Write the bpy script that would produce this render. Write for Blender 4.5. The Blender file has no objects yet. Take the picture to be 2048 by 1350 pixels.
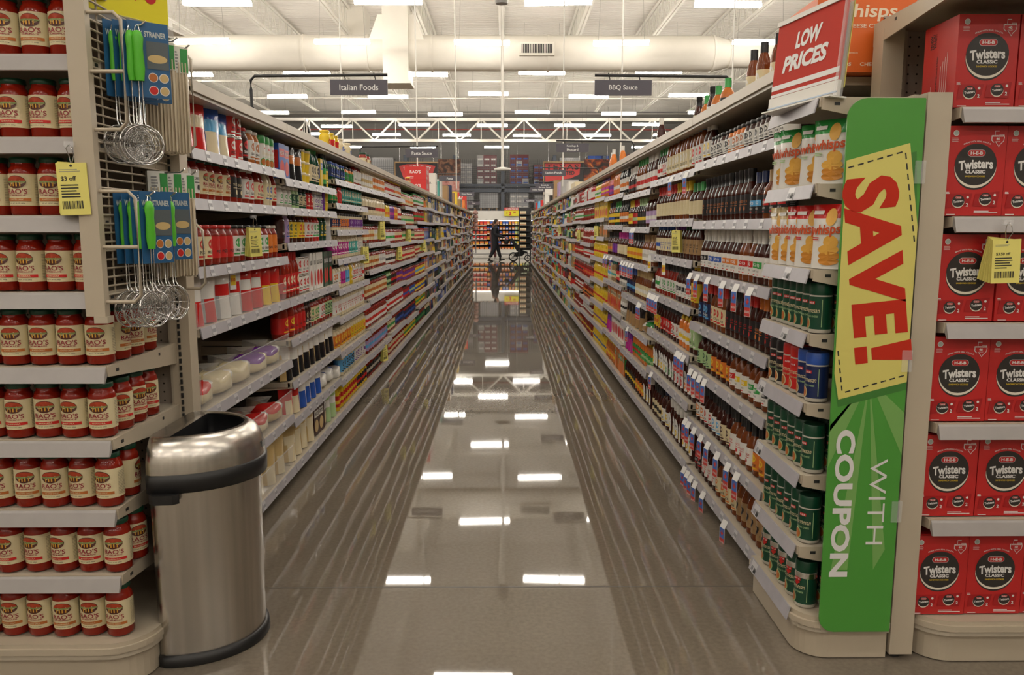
import bpy, math, random
from math import sin, cos, pi, radians
from mathutils import Matrix, Vector
random.seed(7)
S = bpy.context.scene
COL = S.collection
# ---------------------------------------------------------------- camera, exposure, world
cam_d = bpy.data.cameras.new('camera'); cam = bpy.data.objects.new('camera', cam_d); COL.objects.link(cam)
cam.location = (0, 0, 1.45); cam.rotation_euler = (radians(90 - 7.9), 0, radians(-0.5))
cam_d.sensor_width = 36; cam_d.lens = 27.77; cam_d.clip_start = .05; cam_d.clip_end = 200
S.camera = cam
S.view_settings.view_transform = 'Standard'; S.view_settings.look = 'None'
S.view_settings.exposure = 0.0; S.view_settings.gamma = 1.0; S.view_settings.use_curve_mapping = False
W = bpy.data.worlds.new('world'); S.world = W; W.use_nodes = True
W.node_tree.nodes['Background'].inputs[0].default_value = (1, .95, .88, 1)
W.node_tree.nodes['Background'].inputs[1].default_value = .25
LAMP = 47.0
try:
    S.cycles.max_bounces = 7; S.cycles.diffuse_bounces = 3; S.cycles.glossy_bounces = 3; S.cycles.transparent_max_bounces = 8
    S.cycles.caustics_reflective = False; S.cycles.caustics_refractive = False
except Exception: pass

# ---------------------------------------------------------------- materials
_M = {}
def mat(key, col=(.5, .5, .5), rough=.5, metal=0, emit=0, alpha=1, noise=0, scale=8, spec=.5, bump=0, coat=0, stretch=None):
    if key in _M: return _M[key]
    m = bpy.data.materials.new(key); m.use_nodes = True; _M[key] = m
    nt = m.node_tree; b = nt.nodes['Principled BSDF']
    b.inputs['Base Color'].default_value = (*col, 1); b.inputs['Roughness'].default_value = rough
    b.inputs['Metallic'].default_value = metal; b.inputs['Specular IOR Level'].default_value = spec
    if coat: b.inputs['Coat Weight'].default_value = coat; b.inputs['Coat Roughness'].default_value = .04
    if emit: b.inputs['Emission Color'].default_value = (*col, 1); b.inputs['Emission Strength'].default_value = emit
    if alpha < 1: b.inputs['Alpha'].default_value = alpha
    if noise or bump:
        t = nt.nodes.new('ShaderNodeTexCoord'); n = nt.nodes.new('ShaderNodeTexNoise'); n.inputs['Scale'].default_value = scale; n.inputs['Detail'].default_value = 4
        src = t.outputs['Object']
        if stretch:
            mp = nt.nodes.new('ShaderNodeMapping'); mp.inputs['Scale'].default_value = stretch; nt.links.new(src, mp.inputs[0]); src = mp.outputs[0]
        nt.links.new(src, n.inputs['Vector'])
        if noise:
            r = nt.nodes.new('ShaderNodeValToRGB'); r.color_ramp.elements[0].position = .3; r.color_ramp.elements[1].position = .7
            r.color_ramp.elements[0].color = (*[c * (1 - noise) for c in col], 1); r.color_ramp.elements[1].color = (*[min(1, c * (1 + noise)) for c in col], 1)
            nt.links.new(n.outputs[0], r.inputs[0]); nt.links.new(r.outputs[0], b.inputs['Base Color'])
        if bump:
            bp = nt.nodes.new('ShaderNodeBump'); bp.inputs['Strength'].default_value = bump; bp.inputs['Distance'].default_value = .01
            nt.links.new(n.outputs[0], bp.inputs['Height']); nt.links.new(bp.outputs[0], b.inputs['Normal'])
    return m
PAL = dict(R=(.27, .014, .005), D=(.045, .008, .004), B=(.17, .04, .008), O=(.72, .2, .03), Y=(.82, .57, .03), G=(.04, .33, .07), g=(.006, .06, .03),
           W=(.78, .76, .72), c=(.74, .64, .40), k=(.012, .012, .014), b=(.03, .1, .45), p=(.17, .03, .3), m=(.55, .03, .3), t=(.08, .45, .4), s=(.45, .45, .46),
           r=(.6, .018, .016), n=(.36, .22, .1), L=(.12, .42, .75), a=(.78, .68, .46), e=(.42, .6, .3), l=(.45, .32, .55), u=(.008, .02, .09), h=(.5, .15, .03), M=(.15, .022, .03), q=(.62, .45, .2), w=(.55, .52, .46))
NAMES = dict(R='red', D='dark', B='amber', O='orange', Y='yellow', G='green', g='pine', W='white', c='cream', k='black', b='blue', p='purple', m='magenta',
             t='teal', s='silver', r='scarlet', n='kraft', L='sky-blue', a='ivory', e='lime', l='lilac', u='navy', h='rust', M='maroon', q='golden', w='off-white')
def pc(ch, gloss=0):
    if gloss: return mat('glossy ' + NAMES[ch], PAL[ch], .12, spec=.35)
    return mat('print ' + NAMES[ch], PAL[ch], .38)
BEIGE = mat('beige enamel', (.50, .43, .33), .42, noise=.05, scale=3)
BEIGED = mat('beige enamel panel', (.42, .36, .28), .5, noise=.06, scale=3)
CHAN = mat('price channel plastic', (.40, .385, .42), .42, spec=.3, noise=.05, scale=20)
PAPER = mat('white paper', (.82, .81, .8), .55)
INK = mat('black ink', (.02, .02, .02), .5)
STEEL = mat('brushed steel', (.60, .57, .53), .27, metal=1, noise=.13, scale=5, stretch=(9, 9, .15))  # stretched noise paints vertical streak highlights into the brushed steel colour
CHROME = mat('chrome wire', (.7, .7, .7), .18, metal=1)
BLACKP = mat('black plastic', (.012, .012, .013), .4)
WHITEM = mat('white painted steel', (.82, .80, .75), .5, noise=.03, scale=2)
YTAG = mat('yellow tag paper', (.82, .74, .20), .6)
CLEAR = mat('clear plastic', (.9, .9, .92), .08, alpha=.22)
FILM = mat('clear film', (.85, .83, .8), .15, alpha=.35, bump=.6, scale=30)

# ---------------------------------------------------------------- mesh builder
class MB:
    def __init__(s): s.v = []; s.f = []; s.m = []; s.mats = []; s.sm = []
    def mi(s, m):
        if m not in s.mats: s.mats.append(m)
        return s.mats.index(m)
    def add(s, v, f, m, smooth=False, M=None):
        o = len(s.v); i = s.mi(m)
        if M is not None: v = [tuple(M @ Vector(p)) for p in v]
        s.v += v; s.f += [tuple(a + o for a in q) for q in f]; s.m += [i] * len(f); s.sm += [smooth] * len(f)
    def box(s, a, b, m, M=None):
        (x0, y0, z0), (x1, y1, z1) = a, b
        s.add([(x0, y0, z0), (x1, y0, z0), (x1, y1, z0), (x0, y1, z0), (x0, y0, z1), (x1, y0, z1), (x1, y1, z1), (x0, y1, z1)],
              [(0, 3, 2, 1), (4, 5, 6, 7), (0, 1, 5, 4), (1, 2, 6, 5), (2, 3, 7, 6), (3, 0, 4, 7)], m, False, M)
    def lathe(s, prof, m, seg=20, sx=1, sy=1, M=None, cx=0, cy=0, caps=True):
        v = []; f = []
        for r, z in prof:
            for k in range(seg):
                a = 2 * pi * k / seg; v.append((cx + r * sx * sin(a), cy - r * sy * cos(a), z))
        for i in range(len(prof) - 1):
            for k in range(seg):
                k2 = (k + 1) % seg; f.append((i * seg + k, i * seg + k2, (i + 1) * seg + k2, (i + 1) * seg + k))
        s.add(v, f, m, True, M)
        if caps:
            s.add([v[k] for k in range(seg)], [tuple(reversed(range(seg)))], m, False, M)
            s.add(v[-seg:], [tuple(range(seg))], m, False, M)
    def prism(s, pts, z0, z1, m, M=None, smooth=False):
        n = len(pts); v = [(x, y, z0) for x, y in pts] + [(x, y, z1) for x, y in pts]
        s.add(v, [(i, (i + 1) % n, n + (i + 1) % n, n + i) for i in range(n)], m, smooth, M)
        s.add(v, [tuple(reversed(range(n))), tuple(range(n, 2 * n))], m, False, M)
    def tube(s, pts, r, m, seg=6, closed=False, M=None):
        P = [Vector(p) for p in pts]; n = len(P); v = []; f = []
        for i, p in enumerate(P):
            a = P[(i - 1) % n] if closed or i > 0 else p; b = P[(i + 1) % n] if closed or i < n - 1 else p
            d = (b - a).normalized(); u = d.cross(Vector((0, 0, 1)))
            if u.length < .05: u = d.cross(Vector((1, 0, 0)))
            u.normalize(); w = d.cross(u)
            v += [tuple(p + r * (cos(2 * pi * k / seg) * u + sin(2 * pi * k / seg) * w)) for k in range(seg)]
        for i in range(n if closed else n - 1):
            j = (i + 1) % n
            f += [(i * seg + k, i * seg + (k + 1) % seg, j * seg + (k + 1) % seg, j * seg + k) for k in range(seg)]
        s.add(v, f, m, True, M)
        if not closed: s.add(v, [tuple(reversed(range(seg))), tuple(range((n - 1) * seg, n * seg))], m, False, M)
    def mesh(s, name):
        me = bpy.data.meshes.new(name); me.from_pydata(s.v, [], s.f)
        for m in s.mats: me.materials.append(m)
        me.polygons.foreach_set('material_index', s.m); me.polygons.foreach_set('use_smooth', s.sm); me.update()
        return me
def ob(name, mb, parent=None, loc=(0, 0, 0), rz=0):
    o = bpy.data.objects.new(name, mb.mesh(name) if isinstance(mb, MB) else mb); COL.objects.link(o)
    o.location = loc; o.rotation_euler = (0, 0, rz)
    if parent is not None: o.parent = parent
    return o
def tag(o, label, cat, group=None, kind=None):
    o['label'] = label; o['category'] = cat
    if group: o['group'] = group
    if kind: o['kind'] = kind
    return o
def empty(name, label, cat, loc=(0, 0, 0), rz=0, group=None):
    o = bpy.data.objects.new(name, None); COL.objects.link(o); o.location = loc; o.rotation_euler = (0, 0, rz)
    return tag(o, label, cat, group)
def struct(name, mb, label=None, loc=(0, 0, 0)):
    o = ob(name, mb, None, loc); o['kind'] = 'structure'; o['category'] = 'structure'
    o['label'] = label or name.replace('_', ' ') + ' of the store'
    return o
# ---------------------------------------------------------------- flat print: text and shapes laid on a plane (s, z) or wrapped on a cylinder of radius r
_T = {}
def textgeo(t, bold=0.0, shear=0.0, sp=1.0):
    k = (t, bold, shear, sp)
    if k in _T: return _T[k]
    c = bpy.data.curves.new('t', 'FONT'); c.body = t; c.size = 1; c.resolution_u = 3; c.offset = bold; c.shear = shear; c.align_x = 'CENTER'; c.space_character = sp
    c.space_line = .95
    o = bpy.data.objects.new('t', c); COL.objects.link(o)
    dg = bpy.context.evaluated_depsgraph_get(); me = o.evaluated_get(dg).to_mesh()
    v = [(p.co.x, p.co.y) for p in me.vertices]; f = [tuple(p.vertices) for p in me.polygons]
    o.evaluated_get(dg).to_mesh_clear(); bpy.data.objects.remove(o); bpy.data.curves.remove(c)
    x0 = min(p[0] for p in v); x1 = max(p[0] for p in v); y0 = min(p[1] for p in v); y1 = max(p[1] for p in v)
    _T[k] = ([(p[0] - (x0 + x1) / 2, p[1] - (y0 + y1) / 2) for p in v], f, x1 - x0, y1 - y0)
    return _T[k]
class Print:
    """collects flat shapes in (s, z); M places the sheet (x = s, y = -depth, z = z); r wraps it round a cylinder with squash sy"""
    def __init__(s, mb, r=None, M=None, sy=1, y0=0, eps=.0006): s.mb = mb; s.r = r; s.M = M; s.sy = sy; s.y0 = y0; s.eps = eps; s.L = 0
    def put(s, pts, f, m, lay):
        e = s.eps * lay; out = []
        for a, z in pts:
            if s.r:
                R = s.r + e; out.append((R * sin(a / s.r), -R * s.sy * cos(a / s.r), z))
            else: out.append((a, s.y0 - e, z))
        s.mb.add(out, f, m, False, s.M)
    def rect(s, a0, z0, a1, z1, m, lay=1, n=None):
        n = n or (max(1, int(abs(a1 - a0) / s.r / .25)) if s.r else 1); p = []
        for i in range(n + 1):
            a = a0 + (a1 - a0) * i / n; p += [(a, z0), (a, z1)]
        s.put(p, [(2 * i, 2 * i + 2, 2 * i + 3, 2 * i + 1) for i in range(n)], m, lay)
    def poly(s, pts, m, lay=2): s.put(pts, [tuple(range(len(pts)))], m, lay)
    def ell(s, a, z, ra, rz, m, lay=2, n=20, p0=0, p1=2 * pi):
        s.put([(a, z)] + [(a + ra * cos(p0 + (p1 - p0) * k / n), z + rz * sin(p0 + (p1 - p0) * k / n)) for k in range(n + 1)], [(0, k + 1, k + 2) for k in range(n)], m, lay)
    def text(s, t, a, z, w, h, m, lay=3, bold=.015, shear=0, rot=0, arc=0, sp=1.0):
        v, f, tw, th = textgeo(t, bold, shear, sp)
        kx = (w / tw) if w else h / th; kz = (h / th) if h else kx
        c, q = cos(rot), sin(rot)
        P = [(x * kx, y * kz) for x, y in v]
        if arc: P = [(x, y - arc * (2 * x / w) ** 2) for x, y in P]
        s.put([(a + x * c - y * q, z + x * q + y * c) for x, y in P], f, m, lay)
    def hatch(s, a0, z0, a1, z1, m, rows, lay=3, dense=.55):
        h = (z1 - z0) / rows; rnd = random.Random(int(a0 * 1e4) + rows)
        for i in range(rows): s.rect(a0, z0 + i * h, a0 + (a1 - a0) * rnd.uniform(.6, 1), z0 + (i + dense) * h, m, lay)
    def bars(s, a0, z0, a1, z1, m, lay=3, n=14):
        rnd = random.Random(n); x = a0; w = (a1 - a0) / (n * 2)
        while x < a1 - w: d = w * rnd.choice((.6, 1, 1.7)); s.rect(x, z0, min(a1, x + d), z1, m, lay); x += d + w * rnd.choice((.6, 1, 1.3))

# ---------------------------------------------------------------- the shell: floor, ceiling, walls
def floor_mat():
    m = bpy.data.materials.new('polished concrete'); m.use_nodes = True; nt = m.node_tree; b = nt.nodes['Principled BSDF']
    N = lambda t: nt.nodes.new('ShaderNode' + t); Lk = nt.links.new
    t = N('TexCoord'); n1 = N('TexNoise'); n1.inputs['Scale'].default_value = .9; n1.inputs['Detail'].default_value = 6
    n2 = N('TexNoise'); n2.inputs['Scale'].default_value = 60; n2.inputs['Detail'].default_value = 5
    Lk(t.outputs['Object'], n1.inputs['Vector']); Lk(t.outputs['Object'], n2.inputs['Vector'])
    r = N('ValToRGB'); r.color_ramp.elements[0].position = .3; r.color_ramp.elements[1].position = .7
    r.color_ramp.elements[0].color = (.172, .142, .110, 1); r.color_ramp.elements[1].color = (.212, .178, .140, 1); Lk(n1.outputs[0], r.inputs[0])
    r2 = N('ValToRGB'); r2.color_ramp.elements[0].position = .35; r2.color_ramp.elements[1].position = .65
    r2.color_ramp.elements[0].color = (.9, .9, .9, 1); r2.color_ramp.elements[1].color = (1.06, 1.06, 1.06, 1); Lk(n2.outputs[0], r2.inputs[0])
    mx = N('MixRGB'); mx.blend_type = 'MULTIPLY'; mx.inputs[0].default_value = 1; Lk(r.outputs[0], mx.inputs[1]); Lk(r2.outputs[0], mx.inputs[2])
    Lk(mx.outputs[0], b.inputs['Base Color'])
    mr = N('MapRange'); mr.inputs[3].default_value = .012; mr.inputs[4].default_value = .04; Lk(n1.outputs[0], mr.inputs[0]); Lk(mr.outputs[0], b.inputs['Roughness'])
    n3 = N('TexNoise'); n3.inputs['Scale'].default_value = 1.6; n3.inputs['Detail'].default_value = 2; Lk(t.outputs['Object'], n3.inputs['Vector'])
    bp = N('Bump'); bp.inputs['Strength'].default_value = .02; bp.inputs['Distance'].default_value = .002; Lk(n3.outputs[0], bp.inputs['Height']); Lk(bp.outputs[0], b.inputs['Normal'])
    b.inputs['Specular IOR Level'].default_value = .5
    return m
mb = MB(); FL = floor_mat(); mb.box((-16, -9, -.2), (16, 46, 0), FL); struct('floor', mb, 'polished grey-beige concrete floor reflecting the lights')
JO = mat('joint filler', (.09, .075, .06), .5)
for i, (a, b) in enumerate([((-16, 3.045), (16, 3.055)), ((-16, 9.145), (16, 9.155)), ((-16, 15.245), (16, 15.255)), ((-16, 21.345), (16, 21.355)), ((-16, 27.4), (16, 27.41))]):
    mb = MB(); mb.box((a[0], a[1], 0), (b[0], b[1], .0006), JO); struct('trim_%d' % (i + 1), mb, 'saw-cut joint across the concrete floor')
DECK = mat('white roof deck paint', (.86, .83, .77), .6, noise=.03, scale=1)
DECKG = mat('grey roof deck paint', (.5, .48, .45), .7)
def deck(y0, y1, z, m, name, lab):
    mb = MB(); v = []; f = []; y = y0; prof = []
    while y < y1: prof += [(y, 0), (y + .09, 0), (y + .12, .05), (y + .17, .05)]; y += .2
    for (yy, dz) in prof: v += [(-16, yy, z + dz), (16, yy, z + dz)]
    f = [(2 * i, 2 * i + 1, 2 * i + 3, 2 * i + 2) for i in range(len(prof) - 1)]
    mb.add(v, f, m); mb.box((-16, y0, z + .06), (16, y1, z + .1), m); struct(name, mb, lab)
deck(-9, 42.3, 7.3, DECK, 'ceiling', 'white corrugated roof deck over the sales floor')
deck(42.3, 46, 7.3, DECKG, 'ceiling_back', 'grey corrugated roof deck over the stock racks')
WALL = mat('warm wall paint', (.62, .58, .52), .7); WALLG = mat('grey back wall paint', (.46, .45, .43), .7)
for nm, a, b, m in [('wall_left', (-16.2, -9, 0), (-16, 46, 7.4), WALL), ('wall_right', (16, -9, 0), (16.2, 46, 7.4), WALL), ('wall_front', (-16, -9.2, 0), (16, -9, 7.4), WALL), ('wall_back', (-16, 46, 0), (16, 46.2, 7.4), WALLG)]:
    mb = MB(); mb.box(a, b, m); struct(nm, mb, 'painted wall of the store')
# bar joists along the aisle, girder across it
JW = mat('white joist paint', (.84, .81, .74), .55)
mb = MB(); y0, y1 = -9, 36.2
for zz in (6.55, 7.22):
    for dx in (-.045, .045): mb.box((dx - .03, y0, zz), (dx + .03, y1, zz + .035), JW)
n = int((y1 - y0) / .62)
for i in range(n):
    y = y0 + i * .62; mb.tube([(0, y, 6.57), (0, y + .31, 7.23)], .014, JW, 4); mb.tube([(0, y + .31, 7.23), (0, y + .62, 6.57)], .014, JW, 4)
jm = mb.mesh('beam')
for k in range(-6, 7):
    o = ob('beam', jm, None, (-.08 + 2.05 * k, 0, 0)); o['kind'] = 'structure'; o['category'] = 'beam'; o['group'] = 'bar joists under the roof deck'; o['label'] = 'white open-web bar joist running along the aisle under the deck'
mb = MB(); zt, zb = 6.22, 5.30
for z in (zt, zb): mb.box((-16, 35.9, z - .07), (16, 36.1, z + .05), JW)
x = -15.3
while x < 15:
    mb.tube([(x, 36, zb), (x + .95, 36, zt)], .045, JW, 6); mb.tube([(x + .95, 36, zt), (x + 1.9, 36, zb)], .045, JW, 6); mb.tube([(x + .95, 36, zb), (x + .95, 36, zt)], .02, JW, 4); x += 1.9
o = struct('roof_beam', mb, 'white girder truss spanning the store before the stock racks')

# ---------------------------------------------------------------- LED strip lights
LED = mat('lit diffuser', (1, .93, .825), .5, emit=LAMP)
hb = MB(); hb.box((-.61, -.022, .03), (.61, .022, .075), WHITEM)
dbm = MB(); dbm.prism([(-.055, -.035), (.055, -.035), (.055, .0), (.04, .04), (-.04, .04), (-.055, 0)], -.6, .6, LED, Matrix.Rotation(pi / 2, 4, 'Y') @ Matrix.Rotation(pi / 2, 4, 'Z'))
wm = MB()
for sx in (-.5, .5): wm.tube([(sx, 0, .07), (sx * .9, 0, 1.25)], .004, CHROME, 4)
meshes = [m.mesh(n) for n, m in (('housing', hb), ('diffuser', dbm), ('hanging_wire', wm))]
ORD = 'zeroth first second third fourth fifth sixth seventh eighth ninth tenth eleventh twelfth thirteenth fourteenth fifteenth sixteenth seventeenth eighteenth nineteenth twentieth'.split()
def od(n):
    if n <= 20: return ORD[n]
    t = {2: 'twenty', 3: 'thirty', 4: 'forty', 5: 'fifty', 6: 'sixty', 7: 'seventy', 8: 'eighty', 9: 'ninety'}
    return t[min(9, n // 10)] + '-' + (ORD[n % 10] if n % 10 else 'even')
rows = [-6.2, -2.7, .8, 4.3, 7.8, 11.3, 14.85, 18.0, 21.3, 24.8, 28.6, 31.9, 35.2]
for ri, y in enumerate(rows):
    off = (-2.09 if ri % 2 == 0 else -.5)
    for ci, k in enumerate(range(-3, 4)):
        x = off + 3.05 * k
        o = empty('ceiling_light', 'white LED strip light, %s lamp of the %s row across the ceiling' % (ORD[ci + 1], ORD[ri + 1]), 'ceiling light', (x, y, 5.43 + random.uniform(-.05, .05)), radians(random.choice((0, 0, 0, 1, -1, 3, -4, 2))), 'LED strip lights')
        for nm, me in zip(('housing', 'diffuser', 'hanging_wire'), meshes): ob(nm, me, o)
for k in range(-2, 3):
    o = empty('ceiling_light', 'dim LED strip light over the stock racks, %s along' % ORD[k + 3], 'ceiling light', (-.4 + 3.6 * k, 39.5, 5.35), 0, 'LED strip lights over the stock racks')
    for nm, me in zip(('housing', 'diffuser', 'hanging_wire'), meshes): ob(nm, me, o)
# ---------------------------------------------------------------- duct, pipes and other ceiling fittings
DUCT = mat('white duct paint', (.85, .81, .73), .45, noise=.03, scale=2)
def xtube(mb, x0, x1, r0, r1, m, seg=40):
    M = Matrix.Translation((x0, 0, 0)) @ Matrix.Rotation(pi / 2, 4, 'Y')
    mb.lathe([(r0, 0), (r1, x1 - x0)], m, seg, M=M)
duct = empty('air_duct', 'big round white air duct crossing above the aisle', 'air duct', (0, 19.5, 5.55))
mb = MB(); xtube(mb, -13, 4.95, .405, .405, DUCT); ob('duct_pipe', mb, duct)
mb = MB(); xtube(mb, 4.95, 5.25, .405, .33, DUCT); ob('reducer', mb, duct)
mb = MB(); xtube(mb, 5.25, 13, .32, .32, DUCT); ob('narrow_pipe', mb, duct)
for x in (-8.7, -4.75, -3.25, -1.75, 1.0, 2.75, 4.9, 5.3):
    mb = MB(); xtube(mb, x, x + .05, .425 if x < 5.2 else .345, .425 if x < 5.2 else .345, DUCT); ob('flange', mb, duct)
mb = MB(); mb.box((.34, -.5, -.14), (1.15, -.3, .15), DUCT); vo = ob('outlet', mb, duct)
mb = MB()
mb.box((.39, -.505, -.09), (1.10, -.5, .11), INK)
for k in range(18): x = .41 + k * .038; mb.box((x, -.515, -.09), (x + .012, -.503, .11), DUCT)
ob('grille', mb, vo)
mb = MB(); mb.prism([(-2.83, .0), (-2.24, .0), (-2.24, 1.9), (-2.83, 1.9)], -.62, .3, DUCT, Matrix.Rotation(pi / 2, 4, 'X') @ Matrix.Translation((0, -.72, .15)))
mb.prism([(-3.3, -.1), (-1.75, -.1), (-2.1, .8), (-2.95, .8)], -.32, .32, DUCT, Matrix.Rotation(pi / 2, 4, 'X')); ob('branch_box', mb, duct)
mb = MB(); mb.box((-2.86, -.5, -.77), (-2.19, .3, -.71), DUCT); ob('diffuser_plate', mb, duct)
d2 = empty('square_air_duct', 'square white air duct dropping from the roof behind the round one', 'air duct', (0, 22.5, 6.3))
mb = MB(); mb.box((-4.45, -.4, .06), (-3.75, .5, 1.0), DUCT); ob('duct_box', mb, d2)
mb = MB(); mb.box((-4.40, -.36, .0), (-3.8, .46, .06), WHITEM); ob('diffuser_plate', mb, d2)
PIPE = mat('white conduit', (.75, .72, .66), .5); REDP = mat('red sprinkler pipe', (.30, .06, .05), .5)
for i, (y, z, r, m, lab) in enumerate([(16.6, 6.45, .03, PIPE, 'white pipe across the ceiling just before the round duct'), (14.2, 6.35, .02, PIPE, 'thin white conduit across the ceiling nearest the camera'), (21.2, 5.9, .03, PIPE, 'white pipe under the joists behind the round duct'), (25.6, 6.0, .035, PIPE, 'white pipe in the middle of the far ceiling'), (29.5, 6.1, .03, PIPE, 'white pipe nearest the girder truss'), (37.5, 5.95, .03, REDP, 'red sprinkler pipe seen through the girder truss'), (30.5, 5.75, .02, mat('dark conduit', (.1, .1, .1), .5), 'dark thin conduit before the girder truss')]):
    mb = MB(); mb.tube([(-15, 0, 0), (15, 0, 0)], r, m, 8); tag(ob('ceiling_pipe', mb, None, (0, y, z)), lab, 'pipe')
GREYP = mat('grey plastic', (.30, .29, .28), .5)
sp = empty('pendant_speaker', 'grey bell-shaped pendant speaker hanging on a white pole above the aisle', 'speaker', (-.05, 14.0, 5.2))
mb = MB(); mb.lathe([(.10, 0), (.11, .03), (.10, .15), (.05, .23), (.02, .25)], GREYP, 20); ob('speaker_body', mb, sp)
mb = MB(); mb.tube([(0, 0, .25), (0, 0, 2.0)], .03, PIPE, 8); ob('pole', mb, sp)
sp = empty('ceiling_antenna', 'white antenna disc on a long pole over the far aisle', 'antenna', (-.05, 16.2, 2.6))
mb = MB(); mb.lathe([(.16, 0), (.17, .03), (.05, .06)], WHITEM, 20); ob('antenna_disc', mb, sp)
mb = MB(); mb.tube([(0, 0, .06), (0, 0, 4.3)], .028, PIPE, 8); ob('pole', mb, sp)
sp = empty('ceiling_sensor', 'white sensor box hanging on a rod above the skewers', 'sensor', (-3.28, 7.9, 3.3))
mb = MB(); mb.prism([(-.12, -.12), (.12, -.12), (.16, .16), (-.16, .16)], 0, .02, WHITEM); ob('sensor_plate', mb, sp)
mb = MB(); mb.box((-.08, -.06, .02), (.08, .08, .12), WHITEM); ob('sensor_body', mb, sp)
mb = MB(); mb.tube([(0, 0, .12), (0, 0, 3.9)], .02, WHITEM, 8); ob('rod', mb, sp)
for (x, y, z, lab) in [(-1.4, 12.9, 2.05, 'thin white drop rod rising over the pasta boxes'), (-.93, 15.4, 2.2, 'thin white drop rod beside the meat picture'), (1.05, 14.6, 2.2, 'thin white drop rod beside the Latino foods sign'), (1.72, 12.0, 2.25, 'thin white drop rod behind the ketchup sign'), (3.9, 14, 2.2, 'thin white drop rod over the barbecue shelf'), (-3.2, 16, 2.1, 'thin white drop rod over the Italian shelf')]:
    mb = MB(); mb.tube([(0, 0, 0), (0, 0, 6.6 - z)], .012, WHITEM, 6); tag(ob('hanging_rod', mb, None, (x, y, z)), lab, 'rod')
# ---------------------------------------------------------------- aisle signs on black arms
SIGN = mat('slate sign board', (.085, .078, .10), .45); ARM = mat('black arm', (.015, .015, .018), .4); SW = mat('sign lettering white', (.85, .85, .85), .5)
def aisle_sign(text, side, y, lab, dz=0):
    x0 = -1.86 if side < 0 else 1.66
    r = empty('aisle_sign', lab, 'sign', (x0, y, 2.03), 0, 'aisle signs on black arms')
    mb = MB(); e = .55 if side < 0 else -.9
    xe = 1.0 if side < 0 else -1.0
    mb.tube([(0, 0, -.1), (0, 0, .42), (0, 0, .49 + dz), (.03 * -side, 0, .52 + dz), (xe, 0, .53 + dz)], .011, ARM, 8); ob('arm', mb, r)
    mb = MB(); mb.tube([(0, 0, 0), (0, 0, .3)], .018, ARM, 8); ob('post_sleeve', mb, r)
    a, b = (.58, 1.0) if side < 0 else (-1.0, -.58)
    mb = MB()
    for x in (a + .1, b - .1): mb.tube([(x, -.0, .545 + dz), (x + .012, 0, .50 + dz), (x, 0, .48 + dz)], .004, ARM, 5)
    ob('hook', mb, r)
    mb = MB(); mb.box((a, -.006, .385 + dz), (b, .006, .495 + dz), SIGN)
    P = Print(mb, y0=-.006); ls = text.split('|'); n = len(ls)
    for i, t in enumerate(ls): P.text(t, (a + b) / 2, .44 + dz + (n - 1) * .022 - i * .044, None, .04 if n == 1 else .032, SW, 2, .008)
    ob('sign_board', mb, r)
aisle_sign('Italian Foods', -1, 6.0, 'slate sign reading Italian Foods on a black arm over the aisle')
aisle_sign('Pasta Sauce', -1, 10.4, 'slate sign reading Pasta Sauce on a black arm', -.07)
aisle_sign('Pasta', -1, 15.6, 'slate sign reading Pasta, hung before the meat picture', -.07)
aisle_sign('Dried Beans', -1, 22.5, 'small slate sign reading Dried Beans', -.08); aisle_sign('Rice', -1, 27.5, 'small slate sign reading Rice, last on the Italian side', -.18)
aisle_sign('BBQ Sauce', 1, 6.0, 'slate sign reading BBQ Sauce on a black arm over the aisle')
aisle_sign('Ketchup &|Mustard', 1, 10.4, 'slate sign reading Ketchup and Mustard on a black arm'); aisle_sign('Latino Foods', 1, 14.3, 'slate sign reading Latino Foods, before the red board', -.05)
aisle_sign('British &|German Foods', 1, 17.5, 'slate sign reading British and German Foods', -.12); aisle_sign('Indian Foods', 1, 21.2, 'small slate sign reading Indian Foods', -.02)
aisle_sign('Asian Foods', 1, 27.5, 'small slate sign reading Asian Foods, last on the barbecue side', -.1)
# ---------------------------------------------------------------- gondola shelving, one thing per bay
BAY = 1.3; NB = 21
SIDES = {'L': dict(x=-1.216, s=-1, y0=3.09), 'R': dict(x=1.046, s=1, y0=3.05)}
TAGP = mat('price tag paper', (.56, .55, .57), .4); TGREY = mat('price tag print', (.16, .16, .2), .5)
LH = [[.10, .40, .715, 1.05, 1.29, 1.557, 1.75, 2.0], [.10, .36, .58, .82, 1.05, 1.36, 1.557, 1.715, 2.0], [.10, .33, .54, .79, 1.0, 1.22, 1.43, 1.62, 1.79, 2.0],
      [.10, .32, .55, .81, 1.07, 1.31, 1.555, 1.79, 2.0], [.10, .34, .57, .82, 1.05, 1.28, 1.53, 1.78, 2.0]]
RH = [[.11, .39, .69, .935, 1.21, 1.48, 1.785, 2.03], [.12, .46, .735, 1.0, 1.265, 1.495, 1.765, 2.03], [.12, .40, .64, .89, 1.17, 1.45, 1.72, 2.03],
      [.12, .41, .67, .93, 1.18, 1.47, 1.75, 2.03], [.12, .37, .62, .87, 1.12, 1.35, 1.55, 1.77, 2.03]]
rh = random.Random(3)
while len(LH) < NB: b = [.10] + [.10 + .235 * k + rh.uniform(-.04, .04) for k in range(1, 8)] + [2.0]; LH.append(b)
while len(RH) < NB + 1: b = [.12] + [.12 + .235 * k + rh.uniform(-.04, .04) for k in range(1, 8)] + [2.03]; RH.append(b)
PLM = mat('shelf deck enamel', (.50, .44, .35), .4, noise=.04, scale=5)
cast = MB(); cast.lathe([(.03, -.012), (.032, 0), (.03, .012)], BLACKP, 14, M=Matrix.Translation((0, 0, .032)) @ Matrix.Rotation(pi / 2, 4, 'Y')); cast.box((-.02, -.018, .045), (.02, .018, .078), CHROME); castm = cast.mesh('caster')
_sh = {}
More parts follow.
